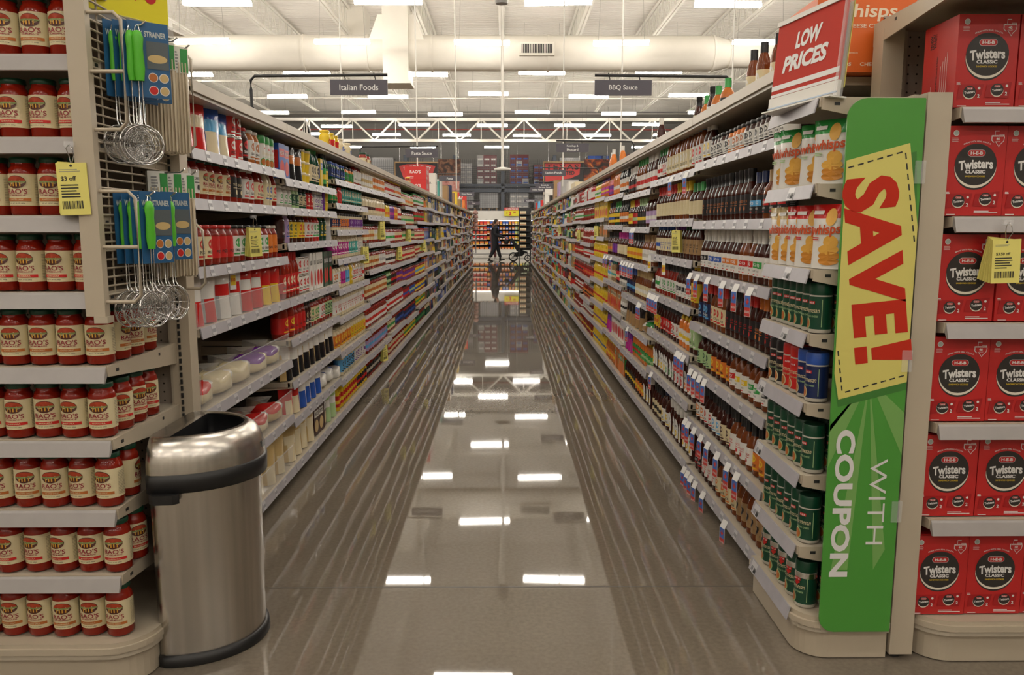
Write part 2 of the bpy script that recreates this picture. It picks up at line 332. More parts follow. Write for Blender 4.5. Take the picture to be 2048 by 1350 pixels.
def shelf_meshes(depth):
    if depth in _sh: return _sh[depth]
    a = MB(); a.box((0, .004, -.025), (depth, BAY - .004, 0), PLM); a.box((-.012, .004, -.03), (.012, BAY - .004, .004), PLM)
    for y in (.002, BAY - .006): a.prism([(0, -.03), (depth, -.03), (depth, -.085), (.1, -.04)], y, y + .004, BEIGE, Matrix.Rotation(pi / 2, 4, 'X') @ Matrix.Diagonal((1, 1, -1, 1)))
    c = MB(); c.prism([(-.018, .007), (-.013, .007), (-.021, -.036), (-.026, -.037)], .004, BAY - .004, CHAN, Matrix.Rotation(pi / 2, 4, 'X') @ Matrix.Diagonal((1, 1, -1, 1)))
    t = MB(); t.prism([(-.0190, .005), (-.0180, .005), (-.0262, -.033), (-.0272, -.033)], -.022, .022, TAGP, Matrix.Rotation(pi / 2, 4, 'X') @ Matrix.Diagonal((1, 1, -1, 1)))
    for k in range(7): y = -.018 + k * .0055; t.prism([(-.0217, -.008), (-.0247, -.022), (-.0252, -.022), (-.0222, -.008)], y, y + .0022, TGREY, Matrix.Rotation(pi / 2, 4, 'X') @ Matrix.Diagonal((1, 1, -1, 1)))
    _sh[depth] = a.mesh('shelf'), c.mesh('price_channel'), t.mesh('price_tag'); return _sh[depth]
back = {}
def bay(side, i, hs):
    d = SIDES[side]; y = d['y0'] + BAY * i
    o = empty('gondola_shelving', 'beige gondola shelving bay, %s from the front on the %s side' % (od(i + 1), 'Italian foods' if side == 'L' else 'barbecue sauce'), 'shelving', (d['x'], y, 0), 0, 'gondola bays along the aisle')
    top = hs[-1]; D = .52
    if d['s'] < 0: o.scale = (-1, 1, 1)
    if side not in back:
        mb = MB(); mb.box((D, 0, .1), (D + .03, BAY, top), BEIGED); back[side] = mb.mesh('back_panel')
        mb = MB(); mb.box((D - .03, -.02, .0), (D + .04, .02, top), BEIGE); back[side + 'u'] = mb.mesh('upright')
    ob('back_panel', back[side], o); ob('upright', back[side + 'u'], o)
    a, c, t = shelf_meshes(D)
    for j, h in enumerate(hs):
        if j == len(hs) - 1:
            mb = MB(); mb.box((-.03, .002, -.05), (D, BAY - .002, -.02), PLM); mb.box((-.04, .002, -.036), (-.025, BAY - .002, .006), BEIGE); ob('canopy_shelf', mb, o, (0, 0, h)); continue
        s = ob('shelf', a, o, (0, 0, h)); ob('price_channel', c, s)
        if i < 4:
            for k in range(6 if i < 2 else 4): ob('price_tag', t, s, (0, .12 + random.uniform(0, .06) + k * (BAY - .2) / (6 if i < 2 else 4), 0))
    if i < 10:
        for yy in (.25, 1.0): ob('caster', castm, o, (.12, yy, 0))
for i in range(NB): bay('L', i, LH[i])
for i in range(NB + 1): bay('R', i, RH[i])
# ---------------------------------------------------------------- product shapes; the front of each looks along -Y
# kind: (noun, category, width, height, depth)
KIND = dict(jar=('sauce jar', 'jar', .082, .168, .082), sjar=('short jar', 'jar', .076, .125, .076), bot=('sauce bottle', 'bottle', .066, .225, .066), fbot=('flat bottle', 'bottle', .080, .235, .06), round=('round bottle', 'bottle', .078, .20, .078),
            tall=('tall bottle', 'bottle', .066, .255, .066), spice=('spice jar', 'jar', .052, .135, .052), shake=('shaker', 'shaker', .074, .165, .074), sq=('squeeze bottle', 'bottle', .085, .2, .055),
            box=('box', 'box', .105, .19, .06), lbox=('tall carton', 'box', .09, .235, .06), bag=('pouch', 'bag', .13, .2, .07), fbag=('flat bag', 'bag', .2, .09, .2), can=('can', 'can', .078, .11, .078), tub=('tub', 'tub', .1, .07, .1), jug=('jug', 'bottle', .12, .23, .1))
OBJN = dict(jar='sauce_jar', sjar='short_jar', bot='sauce_bottle', fbot='flat_bottle', round='round_bottle', tall='tall_bottle', spice='spice_jar', shake='cheese_shaker', sq='squeeze_bottle', box='carton', lbox='tall_carton', bag='pouch', fbag='flat_bag', can='food_can', tub='food_tub', jug='big_jug')
TEXTS = {}
def lid(mb, r, z0, z1, m, seg): mb.lathe([(r * .96, z0), (r, z0 + .002), (r, z1 - .003), (r * .94, z1)], m, seg)
def lprint(mb, r, z0, z1, lab, acc, style, seg, sy=1, text=''):
    """wrap-round label with a band, an emblem and lettering"""
    L = pc(lab); mb.lathe([(r + .0005, z0), (r + .0005, z1)], L, seg, sy=sy, caps=False)
    if seg < 12:
        A = pc(acc); h = z1 - z0; mb.lathe([(r + .0012, z0 + h * .3), (r + .0012, z0 + h * .6)], A, seg, sy=sy, caps=False); return
    P = Print(mb, r, sy=sy); h = z1 - z0; A = pc(acc); dark = INK if lab not in 'kDgu' else PAPER; w = r * 1.5
    if style == 'rao':
        cz = z0 + h * .74; P.ell(0, cz, w * .46, h * .20, mat('emblem dark', (.09, .02, .012)), 3)
        P.ell(0, cz + h * .02, w * .42, h * .16, mat('emblem red', (.48, .06, .02)), 4, p0=0, p1=pi); P.rect(-w * .43, cz - .002, w * .43, cz + h * .03, mat('emblem green', (.25, .3, .1)), 5)
        for k, ww in ((-.22, .05), (-.08, .06), (.05, .06), (.2, .05)): P.rect(w * (k - ww / 2), cz - h * .14, w * (k + ww / 2), cz - h * .02, mat('emblem gold', (.7, .35, .04)), 5)
        if seg > 16:
            T = mat('lettering crimson', (.30, .012, .03), .5)
            P.text("RAO'S", 0, z0 + h * .445, w * .96, h * .155, T, 4, .012)
            for k, ww in ((-.45, .06), (-.39, .04), (-.30, .06), (-.15, .06)): P.rect(w * k, z0 + h * .365, w * (k + ww), z0 + h * .375, T, 4)
            P.text('HOMEMADE', 0, z0 + h * .325, w * .8, h * .05, T, 4, .01)
            P.rect(-w * .55, z0 + h * .14, w * .62, z0 + h * .235, A, 3); P.text(text or 'MARINARA', 0, z0 + h * .188, w * .62, h * .045, pc('c'), 4, .01); P.text('NET WT. 24 OZ. (680g)', 0, z0 + h * .07, w * .7, h * .035, INK, 4)
            P.hatch(r * 1.25, z0 + h * .1, r * 2.1, z0 + h * .92, mat('fine print', (.42, .36, .24)), 16, 3, .4)
        else: P.rect(-w * .5, z0 + h * .14, w * .55, z0 + h * .235, A, 3); P.rect(-w * .4, z0 + h * .37, w * .4, z0 + h * .5, mat('lettering crimson', (.30, .012, .03), .5), 3)
    elif style == 'band':
        P.rect(-w * .6, z0 + h * .42, w * .6, z0 + h * .74, A, 2); P.text(text or 'BBQ', 0, z0 + h * .58, w * .7, h * .16, PAPER if acc != 'W' else INK, 3, .02)
        P.text('SAUCE', 0, z0 + h * .28, w * .6, h * .09, dark, 3, .01); P.rect(-w * .2, z0 + h * .08, w * .2, z0 + h * .13, pc('r'), 3); P.hatch(r * 1.3, z0 + h * .1, r * 2.1, z0 + h * .9, mat('fine print grey', (.3, .3, .3)), 9, 3, .4)
    elif style == 'oval':
        P.ell(0, z0 + h * .5, w * .44, h * .46, PAPER, 2); P.ell(0, z0 + h * .36, w * .2, h * .2, A, 3); P.text(text or 'BBQ', 0, z0 + h * .72, w * .5, h * .1, INK, 3, .02)
    elif style == 'big':
        P.text(text, 0, z0 + h * .5, w * .8, h * .62, A, 3, .02)
    elif style == 'plain':
        P.text(text or 'SAUCE', 0, z0 + h * .62, w * .8, h * .12, A if acc != lab else dark, 3, .01); P.rect(-w * .4, z0 + h * .44, w * .4, z0 + h * .47, A, 3); P.ell(0, z0 + h * .25, w * .16, h * .12, A, 3)
    else:
        P.ell(0, z0 + h * .66, w * .36, h * .22, A, 2); P.text(text or 'SAUCE', 0, z0 + h * .3, w * .8, h * .13, dark, 3, .015); P.rect(-w * .5, z0 + h * .08, w * .5, z0 + h * .16, A, 2)
def shape(kind, body, cap, lab, acc, style='', text='', seg=20):
    """list of (part name, MB); the first is the thing's own mesh"""
    B, C, L = MB(), MB(), MB(); G = pc(body, 1)
    cm = mat('cap ' + NAMES[cap], PAL[cap], .3)
    if kind == 'jar':
        B.lathe([(.036, 0), (.0405, .005), (.0405, .122), (.037, .137), (.0315, .144), (.0315, .157)], G, seg); lid(C, .0345, .152, .168, cm, seg); lprint(L, .0405, .027, .120, lab, acc, style, seg, 1, text)
        return [('', B), ('lid', C), ('label', L)]
    if kind == 'sjar':
        B.lathe([(.034, 0), (.037, .005), (.037, .085), (.033, .1), (.031, .108)], G, seg); lid(C, .0335, .106, .124, cm, seg); lprint(L, .037, .02, .084, lab, acc, style, seg, 1, text)
        return [('', B), ('lid', C), ('label', L)]
    if kind == 'spice':
        B.lathe([(.023, 0), (.0255, .004), (.0255, .09), (.022, .1), (.02, .106)], G, seg); lid(C, .0215, .104, .134, cm, seg); lprint(L, .0255, .012, .082, lab, acc, style, seg, 1, text)
        return [('', B), ('lid', C), ('label', L)]
    if kind == 'bot':
        B.lathe([(.028, 0), (.0325, .006), (.0325, .118), (.030, .134), (.017, .168), (.0145, .18), (.0145, .2)], G, seg); C.lathe([(.019, .168), (.0165, .178), (.0165, .196), (.0185, .200), (.0185, .225)], cm, seg); lprint(L, .0325, .03, .114, lab, acc, style, seg, 1, text)
        return [('', B), ('cap', C), ('label', L)]
    if kind == 'tall':
        B.lathe([(.028, 0), (.0325, .006), (.0325, .150), (.026, .185), (.016, .21), (.016, .23)], G, seg); C.lathe([(.0175, .208), (.0175, .255)], cm, seg); lprint(L, .0325, .03, .135, lab, acc, style, seg, 1, text)
        return [('', B), ('cap', C), ('label', L)]
    if kind == 'round':
        B.lathe([(.034, 0), (.0385, .006), (.0385, .105), (.034, .128), (.018, .152), (.0155, .16), (.0155, .18)], G, seg); C.lathe([(.019, .155), (.017, .165), (.0175, .202)], cm, seg); lprint(L, .0385, .025, .102, lab, acc, style, seg, 1, text)
        return [('', B), ('cap', C), ('label', L)]
    if kind == 'fbot':
        B.lathe([(.032, 0), (.039, .01), (.0395, .06), (.036, .13), (.024, .165), (.02, .175), (.02, .19)], G, seg, sy=.7); C.lathe([(.021, .18), (.0235, .185), (.0235, .234), (.022, .236)], cm, seg); lprint(L, .0395, .03, .062, lab, acc, 'none', 8 if seg < 12 else seg, .7)
        L = MB(); P = Print(L, .0395, sy=.72); P.ell(0, .085, .031, .062, PAPER, 2, p0=0, p1=pi); P.rect(-.031, .028, .031, .085, PAPER, 2)
        P.ell(0, .06, .019, .022, pc(acc), 3); P.text('BBQ', 0, .105, .034, .014, INK, 4, .02) if seg > 11 else 0
        return [('', B), ('cap', C), ('label', L)]
    if kind == 'shake':
        B.lathe([(.034, 0), (.036, .004), (.036, .118), (.0355, .125)], pc(body), seg); C.lathe([(.0362, .124), (.037, .128), (.037, .156), (.034, .163)], cm, seg)
        lprint(L, .036, .014, .118, lab, acc, 'none', 8 if seg < 12 else seg) if seg < 12 else L.lathe([(.0365, .012), (.0365, .119)], pc(lab), seg, caps=False)
        if seg > 11:
            P = Print(L, .0365); P.rect(-.012, .094, .012, .104, pc('r'), 2); P.text('H-E-B', 0, .099, .018, .006, PAPER, 3, .02); P.text(text or 'Parmesan', 0, .074, .056, .016, pc('c'), 3, 0, .3)
            P.text('GRATED CHEESE', 0, .054, .046, .006, pc('e'), 3); P.ell(-.02, .03, .018, .02, pc(acc), 2); P.ell(-.02, .03, .014, .016, pc('h'), 3); P.rect(.034, .02, .036, .11, pc('e'), 2)
            if style == 'big': L.lathe([(.037, .104), (.0375, .122)], mat('silver foil', (.75, .74, .7), .2, 1), seg, caps=False); P.poly([(x * .55, .088 + z * .55) for x, z in [(-.006, .022), (-.006, .006), (-.022, .004), (-.010, -.012), (.004, -.022), (.008, -.008), (.02, -.002), (.018, .008), (.006, .010), (.006, .022)]], pc('r'), 4)
        return [('', B), ('cap', C), ('label', L)]
    if kind == 'sq':
        B.lathe([(.036, 0), (.041, .008), (.041, .075), (.037, .10), (.039, .135), (.03, .155), (.014, .165)], pc(body, 1), seg, sy=.62); C.lathe([(.014, .162), (.014, .176), (.005, .19), (.004, .2)], cm, seg)
        P = Print(L, .0415, sy=.63); P.rect(-.058, .035, .058, .105, pc(lab), 2); P.rect(-.058, .055, .058, .075, pc(acc), 3)
        if seg > 11: P.text('Mustard', 0, .075, .05, .018, pc(acc), 3, .02, .2, .2)
        return [('', B), ('cap', C), ('label', L)]
    if kind in ('box', 'lbox'):
        w, h, d = (.10, .19, .055) if kind == 'box' else (.085, .235, .055)
        B.box((-w / 2, -d / 2, 0), (w / 2, d / 2, h), pc(body)); P = Print(B, y0=-d / 2); A = pc(acc)
        P.rect(-w * .42, h * .62, w * .42, h * .86, pc(lab), 1); P.ell(0, h * .32, w * .36, h * .22, A, 1)
        Q = Print(B, M=Matrix.Rotation(pi / 2, 4, 'Z'), y0=-w / 2); Q.rect(-d * .4, h * .3, d * .4, h * .8, pc(lab), 1)
        Q = Print(B, M=Matrix.Rotation(-pi / 2, 4, 'Z'), y0=-w / 2); Q.rect(-d * .4, h * .3, d * .4, h * .8, pc(lab), 1)
        if seg > 11: P.text(text or 'PASTA', 0, h * .74, w * .7, h * .12, PAPER if lab in 'kubrgGDRpm' else INK, 2, .02)
        return [('', B)]
    if kind == 'bag':
        w, h, d = .125, .2, .08; nx, nz = (8, 12) if seg > 11 else (3, 4)
        for sg in (-1, 1):
            v = []; f = []
            for j in range(nz + 1):
                for i in range(nx + 1):
                    u, t = i / nx * 2 - 1, j / nz; b = max(0, 1 - u * u * .9) * (max(0, 1 - t) ** .5 * (1 if t < .85 else .7)) if t < 1 else 0
                    v.append((u * w / 2 * (1 - .06 * sin(t * pi)), sg * d / 2 * (b + .02), t * h))
            for j in range(nz):
                for i in range(nx):
                    a = j * (nx + 1) + i; q = (a, a + 1, a + nx + 2, a + nx + 1); f.append(q if sg < 0 else q[::-1])
            B.add(v, f, pc(body, 1), True)
            mm = (pc(lab, 1), pc(acc, 1), pc(cap, 1))
            for qi in range(len(f)):
                t = (qi // nx) / nz; u = (qi % nx + .5) / nx
                k = 2 if t > .72 else (0 if .42 < t < .72 and .1 < u < .9 else (1 if t < .42 and .3 < u < .8 else None))
                if k is not None: B.m[len(B.m) - len(f) + qi] = B.mi(mm[k])
        return [('', B)]
    if kind == 'fbag':
        nu, nv = (18, 9) if seg > 11 else (8, 4); v = []; f = []; w, d, h = .21, .2, .095
        for j in range(nv + 1):
            t = -pi / 2 + pi * j / nv
            for i in range(nu):
                u = 2 * pi * i / nu; c, s_ = cos(u), sin(u); g = abs(cos(t)) ** .45
                x = math.copysign(abs(c) ** .6, c) * g * w / 2; y = math.copysign(abs(s_) ** .6, s_) * g * d / 2; z = h / 2 + math.copysign(abs(sin(t)) ** .8, sin(t)) * h / 2
                z *= 1 + .10 * sin(31 * x + 3) * cos(37 * y) if z > h * .3 else 1
                v.append((x * (1 + .05 * sin(90 * z)), y * (1 + .06 * sin(70 * z + 20 * x)), z * (1 - .25 * (y + d / 2) / d * 0)))
        for j in range(nv):
            for i in range(nu): f.append((j * nu + i, j * nu + (i + 1) % nu, (j + 1) * nu + (i + 1) % nu, (j + 1) * nu + i))
        B.add(v, f, pc(body, 1), True)
        for q, fc in enumerate(f):
            cx, cy, cz = [sum(v[k][e] for k in fc) / 4 for e in range(3)]
            if cz > h * .55 and cy < .03: B.m[q] = B.mi(pc(lab, 1) if cx < .03 else pc(acc, 1))
        B.add([(-.10, .05, h * .5), (-.075, -.02, h * 1.25), (.07, -.03, h * 1.3), (.1, .04, h * .5), (.0, .09, h * 1.35)], [(0, 1, 4), (1, 2, 4), (2, 3, 4)], FILM)
        return [('', B)]
    if kind == 'can':
        B.lathe([(.0365, 0), (.038, .002), (.0365, .005), (.0365, .102), (.038, .106), (.0365, .109)], mat('tin', (.6, .58, .55), .25, 1), seg); lprint(L, .0372, .008, .10, lab, acc, style, seg, 1, text)
        return [('', B), ('label', L)]
    if kind == 'tub':
        B.lathe([(.042, 0), (.048, .055)], pc(body), seg); lid(C, .05, .052, .068, cm, seg); lprint(L, .0475, .01, .05, lab, acc, 'none', 8 if seg < 12 else seg)
        return [('', B), ('lid', C)]
    if kind == 'jug':
        B.lathe([(.05, 0), (.056, .01), (.056, .15), (.04, .19), (.02, .205), (.02, .215)], G, seg, sy=.85); C.lathe([(.023, .205), (.023, .232)], cm, seg); lprint(L, .056, .03, .12, lab, acc, style, seg, .85, text)
        B.tube([(.05, 0, .18), (.075, 0, .16), (.075, 0, .09), (.056, 0, .07)], .009, G, 8)
        return [('', B), ('cap', C), ('label', L)]
_SM = {}
def smesh(key, lod):
    """lod 2: parts as separate meshes, lod 1: one joined mesh, lod 0: light MB for the merged stock"""
    k = (key, lod)
    if k in _SM: return _SM[k]
    parts = shape(*key, seg={2: 22, 1: 14, 0: 8}[lod])
    if lod == 2: r = [(n, p.mesh(n or OBJN[key[0]])) for n, p in parts]
    else:
        J = MB()
        for n, p in parts:
            for m_i, mm in enumerate(p.mats): J.mi(mm)
            o = len(J.v); J.v += p.v; J.f += [tuple(a + o for a in q) for q in p.f]; J.m += [J.mats.index(p.mats[i]) for i in p.m]; J.sm += p.sm
        r = J.mesh(OBJN[key[0]]) if lod == 1 else J
    _SM[k] = r; return r
PLACED = []   # (category, distance, key, loc, rz, label, group)
def place(key, loc, rz, label, group, force=0):
    PLACED.append((KIND[key[0]][1], force or math.dist(loc, (0, 0, 1.45)), key, loc, rz, label, group))
NUMS = ORD
def describe(k):
    kind, body, cap, lab, acc = k[:5]
    n = KIND[kind][0]
    if kind in ('box', 'lbox'): return '%s %s with %s panel' % (NAMES[body], n, NAMES[lab])
    if kind == 'bag': return '%s %s with %s top' % (NAMES[body], n, NAMES[cap])
    if kind == 'fbag': return '%s %s with %s label' % (NAMES[body], n, NAMES[lab])
    if kind == 'can': return '%s-labelled tin %s' % (NAMES[lab], n)
    return '%s %s, %s cap, %s label' % (NAMES[body], n, NAMES[cap], NAMES[lab])
def row(side, bi, sj, spec, rows=1, hs=None):
    """spec: 'kind*n body cap label accent [style] [text]; ...' listed from the near end of the bay"""
    d = SIDES[side]; y0 = d['y0'] + BAY * bi + .02; items = []
    for s in spec.split(';'):
        t = s.split()
        if not t: continue
        kn = t[0].split('*'); n = int(kn[1]) if len(kn) > 1 else 1; st = 1
        if '^' in kn[0]: kn[0], st = kn[0].split('^')[0], int(kn[0].split('^')[1])
        key = (kn[0], *t[1][:4], t[2] if len(t) > 2 else '', ' '.join(t[3:]).replace('_', ' '))
        items += [(key, st)] * n
    tot = sum(KIND[k[0]][2] for k, _ in items); gap = (BAY - .05 - tot) / max(1, len(items))
    y = y0 + gap / 2; hgt = LH[bi] if side == 'L' else RH[bi]; z = hgt[sj] + .0045
    top = sj == len(hgt) - 1
    for i, (k, st) in enumerate(items):
        w, dep = KIND[k[0]][2], KIND[k[0]][4]; yy = y + w / 2; y += w + gap
        for r in range(rows):
            for q in range(st):
                x = d['x'] + d['s'] * (.012 + dep / 2 + r * (dep + .008) + random.uniform(0, .008) + (.05 if top else 0))
                where = '%s along %s shelf up, %s bay, %s side' % (od(i + 1), od(sj + 1), od(bi + 1), 'Italian' if side == 'L' else 'barbecue') if not top else '%s along the top shelf, %s bay, %s side' % (od(i + 1), od(bi + 1), 'Italian' if side == 'L' else 'barbecue')
                if st > 1: where = where.replace(' side', ' side, level %s' % 'one two three four five'.split()[q])
                place(k, (x, yy + random.uniform(-.003, .003), z + q * KIND[k[0]][3]), -d['s'] * pi / 2 + random.uniform(-.12, .12) + (d['s'] * .4 if k[0] == 'bag' else 0), (describe(k) + ', ' + where if not r and st < 2 else '%s %s %s' % (NAMES[k[3]], KIND[k[0]][0], where) if not r else '%s %s behind the %s' % (NAMES[k[1]], KIND[k[0]][0], where)), '%s row, %s shelf of the %s bay, %s side' % (KIND[k[0]][0], od(sj + 1), od(bi + 1), 'Italian' if side == 'L' else 'barbecue'))
# ---------------------------------------------------------------- what stands on the aisle shelves, bay by bay from the front
LS = {0: {6: "bag*2 rrar; bag*2 bbLa; can^2*2 srrW none PIZZA; jar DrDr; jar*2 hWWh; shake*3 wGWG none Parmesan",
          5: "jar*2 RkWk plain CARBONE; jar*4 Rgch rao MARINARA; jar*2 Rkkc plain SUGO; jar*2 RWWr; bot*2 Rkar; bot*2 akcb; bot Rkar",
          4: "box skWk; jar*2 Rrcr none PIZZA; jar*3 Rrrr none PIZZA; jar*3 RkWG none ORGANIC; jar*3 RkWG none ORGANIC; jar*2 RwOO",
          3: "bag*2 sWWr; bag*2 sWrW; bag*2 rrWr; bag*2 rrrY", 2: "fbag ccrW; fbag*2 aacW; fbag aapc; fbag ccpW", 1: "fbag ccrW; fbag aacW; fbag*2 aarW; fbag qqrW", 0: "bag qqGr; fbag aagr; bag*4 qqqa"},
      1: {7: "box*2 bbrr; bag*2 kkhk; tub^3*2 YaWY; tall*3 gGak none OLIVE; box YYbY; tall*2 gkGY", 6: "sjar*3 wWWG; sjar*2 eWge; sjar*2 gkck; sjar*2 rkra; sjar*3 sWWp; jar pgpp; tub^4 YYYG",
          5: "jar DkDk; jar lWlb; jar*2 DkYg; jar*2 DqYr; jar*2 RqWr; jar*2 rqWG; jar*2 gqgY; bag sWWs", 4: "tall*5 Rrra none PASSATA; can^2*3 sWWr none POLPA; lbox*4 WrWr none SUGO; lbox*3 gckr none SALSA",
          3: "jug*2 RrrY; jar*3 Rrrr; jar*2 DkDc; jar*3 RgcG; jar*2 RwWr; jar*3 Rkeg", 2: "bag*9 qWWk", 1: "bag*2 rrra; bag*4 WLWb; fbag*2 WWWb", 0: "bag*4 qqaa; box*3 DDWq none ORZO; bag*2 WeWe"},
      2: {8: "sjar*6 gbub; sjar*4 OkGk; jar*4 RgWW", 7: "sjar*3 ggGr; sjar*2 rrrr; jar*10 gkta", 6: "sjar*4 akuO; sjar*4 akOu; sjar*7 akpl", 5: "jar*7 aamW; jar*4 aatW; jar*3 akWs", 4: "jar*3 akWO; jar*2 aamm; jar*2 abLL; jar YaYW; jar*6 aaWr",
          3: "jar*14 akWr plain ALFREDO", 2: "jar*7 aaOY; jar*7 aaYO", 1: "fbag WWWb; jar*6 aaLk; jar*6 aaWp", 0: "bot*10 YWrY none SALSA; bot*6 Ykkr"},
      3: {7: "jar*6 aWWq; jar*8 aaOW", 6: "jar*7 aaaD rao ALFREDO; jar*7 aacr plain PESTO", 5: "jar*6 Rgch rao MARINARA; jar*8 RkWc", 4: "jar*9 Rgch rao MARINARA; jar*5 RkWs plain SUGO", 3: "jar*14 Rgch rao MARINARA", 2: "jar*14 RrWr plain SAUCE", 1: "jar*14 RrlL", 0: "bot*16 Rkkw plain SALSA"},
      4: {7: "jar*7 RYWr; jar*7 RYWO", 6: "jar*3 YkYO; jar*4 pkpm; jar*3 OkOY; jar*4 RkWr", 5: "jar*7 RkWG; jar*7 Rkcr", 4: "jar*7 RqWk; jar*7 Rgrg", 3: "jar*3 eGge; jar*5 Rkkr; jar*6 RkpO", 2: "jar*14 RrWr", 1: "jar*6 RkcG; jar*8 Rkub", 0: "jar*14 Rkcr"},
      5: {7: "jar*14 RGcO", 6: "jar*14 RkcG", 5: "jar*14 RrcG", 4: "jar*14 Rrcr", 3: "jar*14 RkpO", 2: "jar*7 Rkrb; jar*7 Rkbe", 1: "jar*14 Rkub", 0: "jar*14 RkYG"},
      6: {7: "jar*14 RGWG", 6: "jar*14 RrrG", 5: "jar*14 Rrcr", 4: "jar*7 Rkcr; jar*7 RkeY", 3: "jar*14 RkYL", 2: "jar*14 RkYb", 1: "jar*14 RkYG", 0: "jar*14 RkgG"}}
RS = {0: {6: "sjar*8 DkWk none SMOKE; sjar*4 OkWh none HOT; sjar*5 DkWk none RUB; bot*2 DWWY", 5: "round*3 Bnkr band PORK; round*2 DukL band BBQ; bot*11 Dkkh plain",
          4: "bot*2 BkWr band; bot*3 DWWG band; bot*3 BWWr band; bot*4 DWWO band; bot*4 DWWb band; bot*2 DWWk band", 3: "bot*2 DWkr plain; bot*2 DOkO plain; bot*3 Drkr plain; bot*3 Dkkr plain; bot*4 Brcr; bot*3 DruL",
          2: "round*2 BkWk band SWEET; round*2 BkWG band HONEY; round*2 BkWY band TEXAS; round BkWr band SPICY; round*4 DkOY none RUB; round*3 Dkeg", 1: "round*1 BkeW; round*2 BkOY; round*4 BkWr plain; round*2 DkcD; round*2 DkWL; round*2 DkWr; round*2 DkWO",
          0: "bot*6 Bknk big 2; round*4 BkcO; bot*4 DkWr plain; bot*2 Drkr"},
      1: {6: "tall*3 BLWr; tall*9 BkcW; bot*4 DGWr", 5: "round*3 DGca plain; bot*5 BYca plain; bot*7 Drca plain", 4: "bot*5 Dgnk plain; bot*4 Dpca; bot*7 Dbcb plain", 3: "tall*2 BYYO; bot*5 DkWk band; bot*8 RkWG",
          2: "tall*2 DkeW; sq*3 OYWY; bot*3 DkWr; bot*4 Dkrw; bot*3 DkYO", 1: "fbot*3 DWWO; fbot*3 DWWr; fbot*3 DWWG; fbot*5 DWWY", 0: "fbot*7 DWWY; jug*2 DuWY; bot*4 Dkck"},
      2: {6: "tall*5 DWWr; tall*5 BGWr; bot*5 DWkr", 5: "jug*3 DnlW; bot*4 kekY; bot*3 Drre; bot*3 DYYO", 4: "bot*6 BnWw plain; bot*9 DkYO", 3: "jug DrWb; bot*7 BqcW; bot*5 DbuL", 2: "fbag*2 nnWG; bag*5 nkkn", 1: "sq*5 OYGe; sq*5 OOGr; bag*3 kkpm", 0: "fbot*3 DWWY; bot*4 DWOY; bot*6 DukY"},
      3: {6: "tall*6 kWWO; tall*5 OWOW; bot*4 rOpm", 5: "bot*5 kkOW; bot*4 gGYk; bot*5 BkYb", 4: "bot*6 Dmca; bot*4 Dkpp; bot*3 DknO", 3: "bot*4 sWWk; bot*3 Drrc; sq*3 ntct; bot*3 abWL", 2: "bot*3 wrWk; box*7 OOcr", 1: "lbox*9 WrWr; bag*3 kkpm", 0: "box*5 OgGO; bot*8 hYOY"},
      4: {7: "sq*6 OpmY; sq*6 YgWG", 6: "box*12 YnYr", 5: "box*6 nrWO; sq*5 gWYk", 4: "sq*14 YYYr", 3: "sq*14 YYYr", 2: "sq*14 YYYr", 1: "sq*14 YYYp", 0: "sq*14 YYYb"},
      5: {6: "sq*14 RWRG", 5: "sq*14 RWRW", 4: "sq*13 RWWr", 3: "sq*13 RWrO", 2: "sq*13 RWOk", 1: "sq*13 RWWs", 0: "sq*13 RGRY"}, 6: {6: "sq*13 RWWG", 5: "sq*13 RWca", 4: "sq*13 Rcrc", 3: "sq*13 RWrk", 2: "sq*13 RWWr", 1: "sq*13 RWRW", 0: "sq*13 RkOe"}}
rr = random.Random(11)
def mix(kinds, pal, n):
    out = []
    while n > 0:
        c = rr.randint(2, 5); k = rr.choice(kinds); out.append('%s*%d %s' % (k, c, ''.join(rr.choice(pal) for _ in range(4)))); n -= c * KIND[k][2] / .09
    return '; '.join(out)
for i in range(NB):
    n = len(LH[i]) - 1
    for j in range(n):
        if i in LS and j in LS[i]: sp = LS[i][j]
        elif i < 7: sp = 'jar*14 R' + rr.choice(['gch', 'kWr', 'rcG', 'YcO'])
        elif i < 12: sp = mix(['box', 'lbox', 'box', 'bag'], 'bbuuYanngOgWscuk' if j > 2 else 'bbuuacnnskkOqwRg', 12)
        else: sp = mix(['bag', 'box', 'bag', 'can'], 'buuYksskknnRMqrOgcWDw', 11)
        row('L', i, j, sp, 2 if i < 3 and LH[i][j] < 1.1 and not any(q in sp for q in ('fbag', 'jug', '^')) else 1)
for i in range(NB + 1):
    n = len(RH[i]) - 1
    for j in range(n):
        if i in RS and j in RS[i]: sp = RS[i][j]
        elif i < 4: sp = mix(['bot', 'tall', 'round', 'bot'], 'DDBknWcrYO', 15)
        elif i < 7: sp = mix(['sq', 'fbot'], 'RRrWRr', 14)
        else: sp = mix(['bag', 'box', 'can', 'jar', 'bot', 'bag', 'sq'], 'rRYOnGWbLqcMgeDskngRYr', 12)
        row('R', i, j, sp, 2 if i < 2 and RH[i][j] < 1.0 and not any(q in sp for q in ('fbag', 'jug')) else 1)
